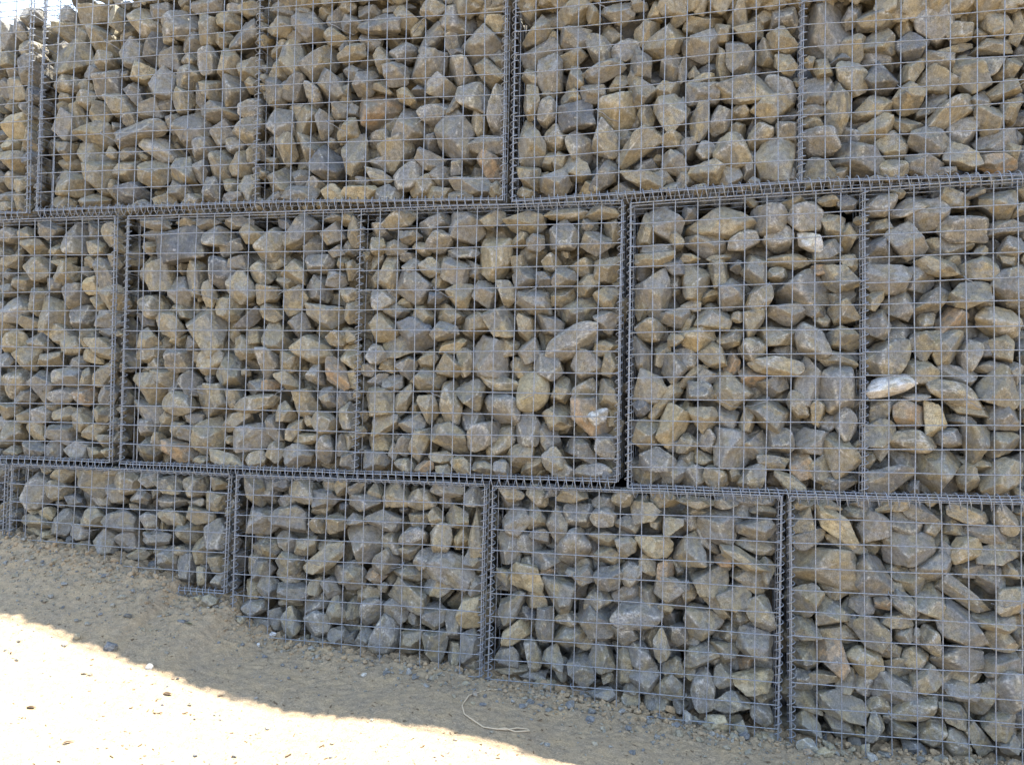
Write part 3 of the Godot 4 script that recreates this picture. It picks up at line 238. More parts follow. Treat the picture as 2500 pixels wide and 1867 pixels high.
var wall_basis: Basis
var rng := RandomNumberGenerator.new()
var wave := FastNoiseLite.new()
var clod := FastNoiseLite.new()
var swell := FastNoiseLite.new()
var tone_pool: Array = []      # for each tone the stone meshes of that colour
var coarse_pool: Array = []
var ball_v: PackedVector3Array
var ball_i: PackedInt32Array
var mats := {}
var names_used := {}


# ---------------------------------------------------------------- mesh helper
class MB:
	var v := PackedVector3Array()
	var n := PackedVector3Array()
	var i := PackedInt32Array()

	func tube(p: PackedVector3Array, r: float, sides := 6) -> void:
		var count := p.size()
		if count < 2:
			return
		var first := v.size()
		var side := Vector3.ZERO
		for k in count:
			var d := (p[mini(k + 1, count - 1)] - p[maxi(k - 1, 0)]).normalized()
			if side == Vector3.ZERO:
				side = d.cross(Vector3(0.31, 0.87, 0.38)).normalized()
			side = (side - d * side.dot(d)).normalized()
			var up := d.cross(side)
			for s in sides:
				var a := TAU * s / sides
				var o := side * cos(a) + up * sin(a)
				v.append(p[k] + o * r)
				n.append(o)
		for k in count - 1:
			for s in sides:
				var a := first + k * sides + s
				var b := first + k * sides + (s + 1) % sides
				i.append_array(PackedInt32Array([a, a + sides, b, b, a + sides, b + sides]))
		for e in [0, count - 1]:
			var c := v.size()
			var d: Vector3 = (p[1] - p[0]).normalized() * -1.0 if e == 0 else (p[count - 1] - p[count - 2]).normalized()
			v.append(p[e])
			n.append(d)
			for s in sides:
				var a: int = first + e * sides + s
				var b: int = first + e * sides + (s + 1) % sides
				i.append_array(PackedInt32Array([c, a, b] if e == 0 else [c, b, a]))

	func mesh() -> ArrayMesh:
		var arr := []
		arr.resize(Mesh.ARRAY_MAX)
		arr[Mesh.ARRAY_VERTEX] = v
		arr[Mesh.ARRAY_NORMAL] = n
		arr[Mesh.ARRAY_INDEX] = i
		var m := ArrayMesh.new()
		m.add_surface_from_arrays(Mesh.PRIMITIVE_TRIANGLES, arr)
		return m


func numbered(called: String) -> String:
	var k: int = names_used.get(called, 0)
	names_used[called] = k + 1
	return called if k == 0 else "%s_%03d" % [called, k]


func part(called: String, mesh: Mesh, material: Material, parent: Node) -> MeshInstance3D:
	var o := MeshInstance3D.new()
	o.name = called
	o.mesh = mesh
	if material:
		o.material_override = material
	parent.add_child(o, true)
	return o


func tag(o: Node, label: String, category: String, group := "") -> void:
	o.set_meta("label", label)
	o.set_meta("category", category)
	if group != "":
		o.set_meta("group", group)


# ---------------------------------------------------------------- materials
func noise(kind: int, frequency: float, seed_: int, octaves := 4) -> FastNoiseLite:
	var f := FastNoiseLite.new()
	f.noise_type = kind
	f.frequency = frequency
	f.seed = seed_
	f.fractal_octaves = octaves
	f.fractal_type = FastNoiseLite.FRACTAL_FBM if octaves > 1 else FastNoiseLite.FRACTAL_NONE
	return f


func grey(f: FastNoiseLite, size: int) -> PackedByteArray:
	var im := f.get_seamless_image(size, size)
	im.convert(Image.FORMAT_L8)
	return im.get_data()


func texture(data: PackedByteArray, size: int) -> ImageTexture:
	var im := Image.create_from_data(size, size, false, Image.FORMAT_RGB8, data)
	im.generate_mipmaps()
	return ImageTexture.create_from_image(im)


func relief(heights: PackedByteArray, size: int, strength: float) -> ImageTexture:
	var im := Image.create_from_data(size, size, false, Image.FORMAT_L8, heights)
	im.convert(Image.FORMAT_RGBA8)
	im.bump_map_to_normal_map(strength)
	im.generate_mipmaps()
	return ImageTexture.create_from_image(im)


func make_materials() -> void:
	var size := 512
	# limestone: mottled, freckled, with thin pale scratches and veins
	var broad := grey(noise(FastNoiseLite.TYPE_SIMPLEX_SMOOTH, 0.010, 3), size)
	var mid := grey(noise(FastNoiseLite.TYPE_SIMPLEX_SMOOTH, 0.035, 9), size)
	var fine := grey(noise(FastNoiseLite.TYPE_SIMPLEX_SMOOTH, 0.14, 5, 3), size)
	var vein := grey(noise(FastNoiseLite.TYPE_SIMPLEX_SMOOTH, 0.016, 21, 3), size)
	var vein2 := grey(noise(FastNoiseLite.TYPE_SIMPLEX_SMOOTH, 0.030, 44, 3), size)
	var data := PackedByteArray()
	data.resize(size * size * 3)
	var high := PackedByteArray()
	high.resize(size * size)
	for k in size * size:
		var b := broad[k] / 255.0
		var m := mid[k] / 255.0
		var f := fine[k] / 255.0
		var lum := 0.80 + (m - 0.5) * 0.30 + (f - 0.5) * 0.34
		var warm := clampf((b - 0.44) * 3.4, 0.0, 1.0)
		var line := maxf(0.0, 1.0 - absf(vein[k] - 128.0) / 2.0) * clampf((m - 0.45) * 8.0, 0.0, 1.0)
		line = maxf(line, maxf(0.0, 1.0 - absf(vein2[k] - 128.0) / 2.4) * clampf((f - 0.45) * 6.0, 0.0, 1.0))
		if f < 0.22:
			lum *= 0.82
		var c := Vector3(lum * lerpf(0.99, 1.02, warm), lum * lerpf(0.99, 0.985, warm), lum * lerpf(1.0, 0.90, warm))
		c = c.lerp(Vector3(1, 0.99, 0.96), line * 0.9)
		data[k * 3] = int(clampf(c.x, 0, 1) * 255)
		data[k * 3 + 1] = int(clampf(c.y, 0, 1) * 255)
		data[k * 3 + 2] = int(clampf(c.z, 0, 1) * 255)
		high[k] = int(clampf(0.5 + (m - 0.5) * 0.7 + (f - 0.5) * 0.5, 0, 1) * 255)
	var stone := StandardMaterial3D.new()
	stone.vertex_color_use_as_albedo = true
	stone.albedo_texture = texture(data, size)
	stone.normal_enabled = true
	stone.normal_texture = relief(high, size, 5.0)
	stone.normal_scale = 0.9
	stone.uv1_triplanar = true
	stone.uv1_world_triplanar = true
	stone.uv1_scale = Vector3.ONE * 2.6
	stone.roughness = 0.82
	stone.metallic_specular = 0.4
	mats.stone = stone

	# sand: fine grains, darker damp crumbs, pale grit
	var grain := grey(noise(FastNoiseLite.TYPE_VALUE, 0.42, 31, 2), size)
	for k in size * size:
		var b := broad[k] / 255.0
		var m := mid[k] / 255.0
		var f := grain[k] / 255.0
		var lum := 0.80 + (m - 0.5) * 0.16 + (b - 0.5) * 0.16 + (f - 0.5) * 0.30
		if f > 0.80:
			lum += 0.10
		if fine[k] < 52:
			lum *= 0.72
		data[k * 3] = int(clampf(lum, 0, 1) * 255)
		data[k * 3 + 1] = int(clampf(lum * lerpf(1.0, 0.965, b), 0, 1) * 255)
		data[k * 3 + 2] = int(clampf(lum * lerpf(1.02, 0.90, b), 0, 1) * 255)
		high[k] = int(clampf(0.5 + (m - 0.5) * 0.5 + (f - 0.5) * 0.6, 0, 1) * 255)
	var sand := StandardMaterial3D.new()
	sand.albedo_color = Color(0.415, 0.322, 0.206).linear_to_srgb()
	sand.albedo_texture = texture(data, size)
	sand.normal_enabled = true
	sand.normal_texture = relief(high, size, 4.0)
	sand.normal_scale = 0.8
	sand.uv1_triplanar = true
	sand.uv1_world_triplanar = true
	sand.uv1_scale = Vector3.ONE * 1.7
	sand.roughness = 0.95
	mats.sand = sand

	# hot-dip zinc: dull, slightly cloudy
	var zinc := StandardMaterial3D.new()
	zinc.albedo_color = Color(0.300, 0.330, 0.378).linear_to_srgb()
	zinc.albedo_texture = mats.stone.albedo_texture
	zinc.uv1_triplanar = true
	zinc.uv1_world_triplanar = true
	zinc.uv1_scale = Vector3.ONE * 6.0
	zinc.metallic = 0.35
	zinc.roughness = 0.5
	mats.zinc = zinc

	var core := StandardMaterial3D.new()
	core.albedo_color = Color(0.268, 0.258, 0.230).linear_to_srgb()
	core.albedo_texture = mats.stone.albedo_texture
	core.uv1_triplanar = true
	core.uv1_world_triplanar = true
	core.uv1_scale = Vector3.ONE * 2.0
	core.roughness = 0.95
	mats.core = core

	var straw := StandardMaterial3D.new()
	straw.albedo_color = Color(0.42, 0.33, 0.22).linear_to_srgb()
	straw.roughness = 0.8
	mats.straw = straw

	var litter := StandardMaterial3D.new()
	litter.vertex_color_use_as_albedo = true
	litter.roughness = 0.9
	mats.litter = litter

	var leaf := StandardMaterial3D.new()
	leaf.albedo_color = Color(0.10, 0.065, 0.035).linear_to_srgb()
	leaf.roughness = 0.85
	mats.leaf = leaf


# ---------------------------------------------------------------- stones
func make_ball(levels: int) -> Array:
	var t := (1.0 + sqrt(5.0)) / 2.0
	var v := PackedVector3Array()
	for p in [Vector3(-1, t, 0), Vector3(1, t, 0), Vector3(-1, -t, 0), Vector3(1, -t, 0), Vector3(0, -1, t), Vector3(0, 1, t), Vector3(0, -1, -t), Vector3(0, 1, -t), Vector3(t, 0, -1), Vector3(t, 0, 1), Vector3(-t, 0, -1), Vector3(-t, 0, 1)]:
		v.append(p.normalized())
	var f := PackedInt32Array([0, 11, 5, 0, 5, 1, 0, 1, 7, 0, 7, 10, 0, 10, 11, 1, 5, 9, 5, 11, 4, 11, 10, 2, 10, 7, 6, 7, 1, 8, 3, 9, 4, 3, 4, 2, 3, 2, 6, 3, 6, 8, 3, 8, 9, 4, 9, 5, 2, 4, 11, 6, 2, 10, 8, 6, 7, 9, 8, 1])
	for level in levels:
		var between := {}
		var g := PackedInt32Array()
		for k in range(0, f.size(), 3):
			var c := [f[k], f[k + 1], f[k + 2]]
			var m := []
			for e in 3:
				var a: int = c[e]
				var b: int = c[(e + 1) % 3]
				var key := mini(a, b) * 100000 + maxi(a, b)
				if not between.has(key):
					between[key] = v.size()
					v.append((v[a] + v[b]).normalized())
				m.append(between[key])
			g.append_array(PackedInt32Array([c[0], m[0], m[2], c[1], m[1], m[0], c[2], m[2], m[1], m[0], m[1], m[2]]))
		f = g
	for k in range(0, f.size(), 3):      # clockwise seen from outside
		var s := f[k + 1]
		f[k + 1] = f[k + 2]
		f[k + 2] = s
	return [v, f]


# base and stain colours of each tone (linear): grey, mixed, tan, yellow, dark blue-grey, brown, light, white, smooth cobble
const TONES = [
	[Vector3(0.266, 0.265, 0.250), Vector3(0.303, 0.285, 0.234), 0.25],
	[Vector3(0.273, 0.268, 0.238), Vector3(0.330, 0.302, 0.223), 0.50],
	[Vector3(0.299, 0.282, 0.230), Vector3(0.349, 0.312, 0.223), 0.55],
	[Vector3(0.420, 0.372, 0.252), Vector3(0.460, 0.405, 0.278), 0.50],
	[Vector3(0.195, 0.203, 0.211), Vector3(0.233, 0.232, 0.218), 0.25],
	[Vector3(0.265, 0.238, 0.195), Vector3(0.401, 0.310, 0.209), 0.50],
	[Vector3(0.400, 0.400, 0.378), Vector3(0.345, 0.325, 0.265), 0.40],
	[Vector3(0.740, 0.740, 0.715), Vector3(0.480, 0.450, 0.380), 0.25],
	[Vector3(0.400, 0.358, 0.232), Vector3(0.340, 0.310, 0.216), 0.30],
]


func make_stone(seed_: int, tone: int, ball: Array) -> ArrayMesh:
	var r := RandomNumberGenerator.new()
	r.seed = seed_
	var dirs: PackedVector3Array = ball[0]
	var count := r.randi_range(7, 13)
	var sharp := r.randf_range(36.0, 80.0)
	if tone == 8:
		count = 7
		sharp = 5.0
	elif r.randf() < 0.22:
		sharp = r.randf_range(9.0, 15.0)
	var planes: Array[Vector3] = []
	var tries := 0
	while planes.size() < count and tries < 400:
		tries += 1
		var d := Vector3(r.randfn(), r.randfn(), r.randfn()).normalized()
		var ok := true
		for q in planes:
			if q.normalized().dot(d) > 0.74:
				ok = false
		if ok:
			planes.append(d / r.randf_range(0.60, 1.0))
	for d in [Vector3.RIGHT, Vector3.LEFT, Vector3.UP, Vector3.DOWN, Vector3.BACK, Vector3.FORWARD]:
		planes.append(d / 1.12)
	var lumps := noise(FastNoiseLite.TYPE_SIMPLEX_SMOOTH, 1.3, seed_, 2)
	var chips := noise(FastNoiseLite.TYPE_SIMPLEX_SMOOTH, 4.2, seed_ + 7, 3)
	var stain := noise(FastNoiseLite.TYPE_SIMPLEX_SMOOTH, 1.1, seed_ + 13, 3)
	var v := PackedVector3Array()
	var col := PackedColorArray()
	v.resize(dirs.size())
	col.resize(dirs.size())
	var tint: Array = TONES[tone]
	var base: Vector3 = tint[0] * r.randf_range(0.80, 1.18)
	var other: Vector3 = tint[1] * r.randf_range(0.9, 1.1)
	var share: float = tint[2]
	var lo := Vector3.INF
	var hi := -Vector3.INF
	var calm := 0.4 if tone == 8 else 1.0
	for k in dirs.size():
		var d := dirs[k]
		var sum := 0.0
		var most := 0.0
		for q in planes:
			var s := q.dot(d)
			if s > 0.35:
				s = pow(s, sharp)
				sum += s
				most = maxf(most, s)
		var rad := pow(sum, -1.0 / sharp)
		var chip := chips.get_noise_3dv(d)
		rad *= 1.0 + calm * (0.07 * lumps.get_noise_3dv(d) + 0.035 * chip - 0.03 * maxf(0.0, chip - 0.15))
		v[k] = d * rad
		lo = lo.min(v[k])
		hi = hi.max(v[k])
		var w := smoothstep(-0.12, 0.12, stain.get_noise_3dv(d * 1.0) + (share - 0.5) * 0.6)
		var c := base.lerp(other, w)
		# chipped arrises show paler, freshly broken stone, in broken patches
		var edge := 1.0 - smoothstep(0.55, 0.80, most / sum)
		var fresh := edge * smoothstep(-0.08, 0.15, chips.get_noise_3dv(d * 2.3 + Vector3.ONE)) * calm
		c = c.lerp(Vector3(0.56, 0.55, 0.51), fresh * 0.8)
		c *= 1.0 + 0.16 * chips.get_noise_3dv(d * 1.6 - Vector3.ONE)
		col[k] = Color(c.x, c.y, c.z)
	var mid := (lo + hi) * 0.5
	var span := hi - lo
	var n := PackedVector3Array()
	n.resize(v.size())
	for k in v.size():
		v[k] = (v[k] - mid) / span
	var idx: PackedInt32Array = ball[1]
	for k in range(0, idx.size(), 3):
		var a := v[idx[k]]
		var w := (v[idx[k + 2]] - a).cross(v[idx[k + 1]] - a)
		for e in 3:
			n[idx[k + e]] += w
	for k in n.size():
		n[k] = n[k].normalized()
	var arr := []
	arr.resize(Mesh.ARRAY_MAX)
	arr[Mesh.ARRAY_VERTEX] = v
	arr[Mesh.ARRAY_NORMAL] = n
	arr[Mesh.ARRAY_COLOR] = col
	arr[Mesh.ARRAY_INDEX] = idx
	var m := ArrayMesh.new()
	m.add_surface_from_arrays(Mesh.PRIMITIVE_TRIANGLES, arr)
	m.surface_set_material(0, mats.stone)
	return m


func make_pools() -> void:
	var ball := make_ball(4)
	var small := make_ball(3)
	var s := 100
	for c in [18, 16, 16, 7, 7, 5, 5, 3, 1]:
		var list := []
		for k in c:
			s += 1
			list.append(make_stone(s, tone_pool.size(), ball))
		tone_pool.append(list)
	for tone in [0, 1, 2, 4]:
		for k in 3:
			s += 1
			coarse_pool.append(make_stone(s, tone, small))


const TURNS = [Basis.IDENTITY, Basis(Vector3(1, 0, 0), Vector3(0, -1, 0), Vector3(0, 0, -1)), Basis(Vector3(-1, 0, 0), Vector3(0, 1, 0), Vector3(0, 0, -1)), Basis(Vector3(-1, 0, 0), Vector3(0, -1, 0), Vector3(0, 0, 1))]


func stone_transform(at: Vector3, w: float, h: float, d: float, angle: float, lean: float) -> Transform3D:
	var turn: Basis = TURNS[rng.randi() % 4]
	var b := Basis(Vector3.BACK, angle) * Basis(Vector3.RIGHT, lean) * Basis.from_scale(Vector3(w, h, d)) * turn
	return Transform3D(b, at)


# ---------------------------------------------------------------- baskets
func bulge(x: float, y: float) -> float:
	return 0.011 * wave.get_noise_2d(x * 60.0, y * 60.0)


func corner(p: Array, u: float, w: float) -> Vector3:      # u along, w up
	var tl := Vector2(p[1], p[2]) * 0.001
	var tr := Vector2(p[3], p[4]) * 0.001
	var br := Vector2(p[5], p[6]) * 0.001
	var bl := Vector2(p[7], p[8]) * 0.001
	var q := bl.lerp(br, u).lerp(tl.lerp(tr, u), w)
	return Vector3(q.x, q.y, bulge(q.x, q.y))


func coil(m: MB, a: Vector3, b: Vector3, radius: float, pitch: float, gauge := 0.0017) -> void:
	var axis := (b - a).normalized()
	var u := Vector3.BACK.cross(axis).normalized()
	var length := a.distance_to(b)
	var turns := length / pitch
	var pts := PackedVector3Array()
	var n := int(turns * 11.0)
	var phase := rng.randf() * TAU
	for k in n + 1:
		var t := float(k) / n
		var th := phase + t * turns * TAU
		var along := t * length + 0.004 * wave.get_noise_1d(t * length * 400.0 + phase * 100.0)
		var rr := radius * (1.0 + 0.16 * wave.get_noise_1d(t * length * 260.0 + phase * 60.0))
		pts.append(a + axis * along + u * cos(th) * rr + Vector3.BACK * sin(th) * rr * 0.92)
	m.tube(pts, gauge, 5)


func spiral(parent: Node3D, a: Vector3, b: Vector3, radius: float, pitch: float) -> void:
	var m := MB.new()
	coil(m, a, b, radius, pitch)
	part("spiral", m.mesh(), mats.zinc, parent)


func bent(a: Vector3, b: Vector3, n: int, sway: float) -> PackedVector3Array:
	var pts := PackedVector3Array()
	var side := (b - a).normalized().cross(Vector3.BACK)
	var ph := rng.randf() * 900.0
	for k in n + 1:
		var q := a.lerp(b, float(k) / n)
		pts.append(q + side * sway * wave.get_noise_1d(ph + k * 9.0))
	return pts


func front_panel(p: Array, origin: Vector3, parent: Node3D) -> void:
	var m := MB.new()
	var cols: int = p[9]
	var rows: int = p[10]
	for c in range(1, cols):
		var pts := PackedVector3Array()
		var ph := rng.randf() * 999.0
		var off := rng.randf_range(-0.002, 0.002)
		for k in rows + 1:
			var q := corner(p, float(c) / cols, float(k) / rows) - origin
			pts.append(q + Vector3(off + 0.0065 * wave.get_noise_1d(ph + k * 7.0), 0, 0))
		m.tube(pts, 0.0019, 6)
	for k in range(1, rows):
		var pts := PackedVector3Array()
		var ph := rng.randf() * 999.0
		var off := rng.randf_range(-0.0025, 0.0025)
		for c in cols + 1:
			var q := corner(p, float(c) / cols, float(k) / rows) - origin
			pts.append(q + Vector3(0, off + 0.0075 * wave.get_noise_1d(ph + c * 7.0), 0.0036))
		m.tube(pts, 0.0019, 6)
	part("front_mesh", m.mesh(), mats.zinc, parent)


func edge_line(m: MB, p: Array, origin: Vector3, u0: float, w0: float, u1: float, w1: float, shift: Vector3, r: float) -> void:
	var pts := PackedVector3Array()
	for k in 14:
		var t := k / 13.0
		var q := corner(p, lerpf(u0, u1, t), lerpf(w0, w1, t)) - origin
		pts.append(q + shift + Vector3(0.003 * wave.get_noise_1d(q.y * 300.0 + q.x * 90.0), 0.003 * wave.get_noise_1d(q.x * 300.0 + 77.0), 0))
	m.tube(pts, r, 6)


func end_mesh(p: Array, origin: Vector3, u: float, parent: Node3D, deep: int, called: String) -> void:
	var m := MB.new()
	var rows: int = p[10]
	var side := -1.0 if u > 0.5 else 1.0
	for j in range(1, deep + 1):
		var z := -CELL * j
		m.tube(bent(corner(p, u, 0.0) - origin + Vector3(side * 0.003, 0, z), corner(p, u, 1.0) - origin + Vector3(side * 0.003, 0, z), 10, 0.004), 0.0019, 5)
	for k in rows + 1:
		var q := corner(p, u, float(k) / rows) - origin
		m.tube(PackedVector3Array([q + Vector3(side * 0.001, 0, 0.001), q + Vector3(side * 0.001, 0, -CELL * deep - 0.01)]), 0.0019, 5)
	part(called, m.mesh(), mats.zinc, parent)


func flat_mesh(p: Array, origin: Vector3, w: float, parent: Node3D, called: String) -> void:      # lid or floor
	var m := MB.new()
	var cols: int = p[9]
	var high := w > 0.5 and origin.y > 0.9
	var inward := -0.004 if w > 0.5 else 0.004
	for j in range(1, 13 if high else 3):
		m.tube(bent(corner(p, 0.0, w) - origin + Vector3(0, inward, -CELL * j), corner(p, 1.0, w) - origin + Vector3(0, inward, -CELL * j), 8, 0.004), 0.0019, 5)
	for c in cols + 1:
		var q := corner(p, float(c) / cols, w) - origin
		m.tube(PackedVector3Array([q + Vector3(0, inward * 0.4, 0.0), q + Vector3(0, inward * 0.4, -CELL * (12.2 if high else 2.2))]), 0.0019, 5)
	part(called, m.mesh(), mats.zinc, parent)


func ties(p: Array, origin: Vector3, parent: Node3D) -> void:
	var cols: int = p[9]
	var rows: int = p[10]
	for k in ([4, 9] if rows > 8 else [3]):
		for c in [4, cols - 4]:
			var q := corner(p, float(c) / cols, float(k) / rows) - origin
			var s := -1.0 if c > cols / 2 else 1.0
			var m := MB.new()
			m.tube(PackedVector3Array([q + Vector3(-0.006 * s, 0.010, -0.004), q + Vector3(-0.007 * s, 0.004, 0.007), q + Vector3(0.002 * s, -0.006, 0.009), q + Vector3(0.016 * s, -0.009, 0.002), q + Vector3(0.040 * s, -0.017 - rng.randf() * 0.01, -0.022), q + Vector3(0.070 * s, -0.024, -0.06)]), 0.0014, 5)
			part("tie_wire", m.mesh(), mats.zinc, parent)


func fill_top(gab: int, x: float, top: float) -> float:      # how high the stones lie in a basket
	if gab == 0:
		return top - 0.10
	if gab == 1:
		return top - lerpf(0.12, 0.02, clampf((x + 1.37) / 0.08, 0.0, 1.0))
	return top - 0.02


func gabion(gab: int, called: String, label: String) -> Node3D:
	var panels := []
	for p in PANELS:
		if p[0] == gab:
			panels.append(p)
	var lp: Array = panels[0]
	var rp: Array = panels[panels.size() - 1]
	var x0: float = minf(lp[7], lp[1]) * 0.001
	var x1: float = maxf(rp[5], rp[3]) * 0.001
	var y0: float = minf(lp[8], rp[6]) * 0.001
	var y1: float = minf(lp[2], rp[4]) * 0.001
	var origin := Vector3((x0 + x1) * 0.5, y0, 0)
	var root := Node3D.new()
	root.name = numbered(called)
	add_child(root)
	root.transform = Transform3D(wall_basis, wall_basis * origin)
	tag(root, label, "gabion", "gabions of the retaining wall")

	# the stones that show, each a piece of its own
	var list: Array = STONES[gab]
	for k in range(0, list.size(), 7):
		var w: float = list[k + 2] * 0.001
		var h: float = list[k + 3] * 0.001
		var tone: int = list[k + 5]
		var pool: Array = tone_pool[tone]
		var d := minf(w, h) * rng.randf_range(0.95, 1.35) + 0.025
		var at := Vector3(list[k] * 0.001, list[k + 1] * 0.001, list[k + 6] * 0.001 - 0.010 - d * 0.5) - origin
		if tone == 7 and w < 0.08 and gab == 4:
			at.z += 0.012
		var s := MeshInstance3D.new()
		s.name = "stone"
		s.mesh = pool[rng.randi() % pool.size()]
		s.transform = stone_transform(at, w, h, d, deg_to_rad(list[k + 4]), rng.randf_range(-0.1, 0.1))
		root.add_child(s, true)
		if tone == 7:
			s.set_meta("label", "white crystalline stone")

	# the stones behind them, glimpsed through the gaps
	for which in 3:
		var spots: Array[Transform3D] = []
		var layer_z: float = [-0.182, -0.250, -0.315][which]
		var step := 0.078
		var y := y0 + 0.04
		var row := 0
		while y < y1 - 0.01:
			var x := x0 + 0.045 + (step * 0.5 if row % 2 else 0.0)
			while x < x1 - 0.03:
				var q := Vector3(x + rng.randf_range(-0.018, 0.018), y + rng.randf_range(-0.018, 0.018), layer_z + rng.randf_range(-0.022, 0.022))
				if q.y < fill_top(gab, q.x, y1) - 0.05:
					var e := rng.randf_range(0.085, 0.125)
					var b := Basis.from_euler(Vector3(rng.randf() * TAU, rng.randf() * TAU, rng.randf() * TAU)) * Basis.from_scale(Vector3(e * rng.randf_range(0.9, 1.15), e * rng.randf_range(0.75, 1.0), e * 0.9))
					spots.append(Transform3D(b, q - origin))
				x += step
			y += step * 0.92
			row += 1
		var mm := MultiMesh.new()
		mm.transform_format = MultiMesh.TRANSFORM_3D
		mm.mesh = coarse_pool[(gab * 5 + which * 4 + rng.randi() % 4) % coarse_pool.size()]
		mm.instance_count = spots.size()
		for k in spots.size():
			mm.set_instance_transform(k, spots[k])
		var mi := MultiMeshInstance3D.new()
		mi.name = "stone_fill"
		mi.multimesh = mm
		mi.set_meta("kind", "stuff")
		root.add_child(mi, true)
	if gab <= 2:
		top_stones(gab, root, origin, x0, x1, y1)

	var core := BoxMesh.new()
	var ct := y1 - (0.24 if gab == 0 else 0.11) if gab <= 2 else y1 - 0.01
	core.size = Vector3(x1 - x0 - 0.02, ct - y0 - 0.01, DEPTH - 0.34)
	var c := part("stone_core", core, mats.core, root)
	c.position = Vector3((x0 + x1) * 0.5, (y0 + ct) * 0.5, -0.34 - core.size.z * 0.5) - origin

	# the basket: welded mesh, stiff edge wires, spirals that lace the panels together
	var edges := MB.new()
	for p in panels:
		front_panel(p, origin, root)
		ties(p, origin, root)
		edge_line(edges, p, origin, 0, 0, 1, 0, Vector3(0, 0, 0.001), 0.0024)
		edge_line(edges, p, origin, 0, 0, 1, 0, Vector3(0, 0.008, -0.009), 0.0021)
		edge_line(edges, p, origin, 0, 1, 1, 1, Vector3(0, 0, 0.001), 0.0024)
		edge_line(edges, p, origin, 0, 1, 1, 1, Vector3(0, -0.007, -0.010), 0.0021)
		flat_mesh(p, origin, 1.0, root, "lid_mesh")
		if gab != 7 and gab < 8 and gab != 6:
			flat_mesh(p, origin, 0.0, root, "floor_mesh")
		var a0 := corner(p, 0, 0) - origin
		var a1 := corner(p, 1, 0) - origin
		if gab < 6:
			spiral(root, a0 + Vector3(0.004, -0.010, -0.004), a1 + Vector3(-0.004, -0.010, -0.004), 0.0255, 0.0300)
		elif gab == 7:
			spiral(root, a0.lerp(a1, 0.60) + Vector3(0, 0.0, -0.004), a1.lerp(a0, 0.02) + Vector3(0, 0.0, -0.004), 0.0195, 0.0262)
	for e in [[lp, 0.0], [rp, 1.0]]:
		var p: Array = e[0]
		var u: float = e[1]
		var s := 1.0 if u < 0.5 else -1.0
		edge_line(edges, p, origin, u, 0, u, 1, Vector3(0, 0, 0), 0.0024)
		edge_line(edges, p, origin, u, 0, u, 1, Vector3(-s * 0.004, 0, -0.012), 0.0022)
		spiral(root, corner(p, u, 0.01) - origin + Vector3(0, 0, -0.006), corner(p, u, 0.99) - origin + Vector3(0, 0, -0.006), 0.0128, 0.0275)
		end_mesh(p, origin, u, root, 4, "end_mesh")
	if panels.size() > 1:
		edge_line(edges, lp, origin, 1, 0, 1, 1, Vector3(0.001, 0, 0.0), 0.0022)
		edge_line(edges, lp, origin, 1, 0, 1, 1, Vector3(-0.004, 0, -0.012), 0.0022)
		spiral(root, corner(lp, 1, 0.01) - origin + Vector3(0, 0, -0.006), corner(lp, 1, 0.99) - origin + Vector3(0, 0, -0.006), 0.0140, 0.0262)
		end_mesh(lp, origin, 1.0, root, 3, "partition_mesh")
	part("edge_wires", edges.mesh(), mats.zinc, root)
	return root


func top_stones(gab: int, root: Node3D, origin: Vector3, x0: float, x1: float, y1: float) -> void:
	# the uppermost stones across the whole depth of a top basket, and those of its face above the traced ones
	var spots: Array[Transform3D] = []
	var low := {0: 1.82, 1: 1.86, 2: 1.68}
	for layer in 12:
		var z := -0.055 - layer * 0.078
		var x := x0 + 0.03 + rng.randf() * 0.015
		while x < x1 - 0.025:
			var top := fill_top(gab, x, y1)
			var y := top - 0.05
			var bottom := top - 0.22
			if layer < 2:
				bottom = maxf(1.60, lerpf(1.98, 1.60, clampf((x + 1.5) / 3.6, 0.0, 1.0)))
			var level := layer < 2 and gab > 0 and top > y1 - 0.03
			if level:
				y = top - 0.045
			while y > bottom:
				var e := rng.randf_range(0.085, 0.12)
				if level and y > top - 0.06:
					e = 0.080
				var b := Basis.from_euler(Vector3(rng.randf() * TAU, rng.randf() * TAU, rng.randf() * TAU)) * Basis.from_scale(Vector3(e * 1.05, e * 0.9, e))
				spots.append(Transform3D(b, Vector3(x + rng.randf_range(-0.012, 0.012), y, z + rng.randf_range(-0.01, 0.01)) - origin))
				y -= 0.074
			x += [0.028, 0.05][layer] if layer < 2 else 0.078
	var mm := MultiMesh.new()
	mm.transform_format = MultiMesh.TRANSFORM_3D
	mm.mesh = coarse_pool[(gab * 3 + 2) % coarse_pool.size()]
	mm.instance_count = spots.size()
	for k in spots.size():
		mm.set_instance_transform(k, spots[k])
	var mi := MultiMeshInstance3D.new()
	mi.name = "stone_fill"
	mi.multimesh = mm
	mi.set_meta("kind", "stuff")
	root.add_child(mi, true)


# ---------------------------------------------------------------- ground
func along(table: Array, x: float) -> float:
	if x <= table[0]:
		return table[1]
	for k in range(2, table.size(), 2):
		if x <= table[k]:
			var t: float = (x - table[k - 2]) / (table[k] - table[k - 2])
			return lerpf(table[k - 1], table[k + 1], t)
	return table[table.size() - 1]


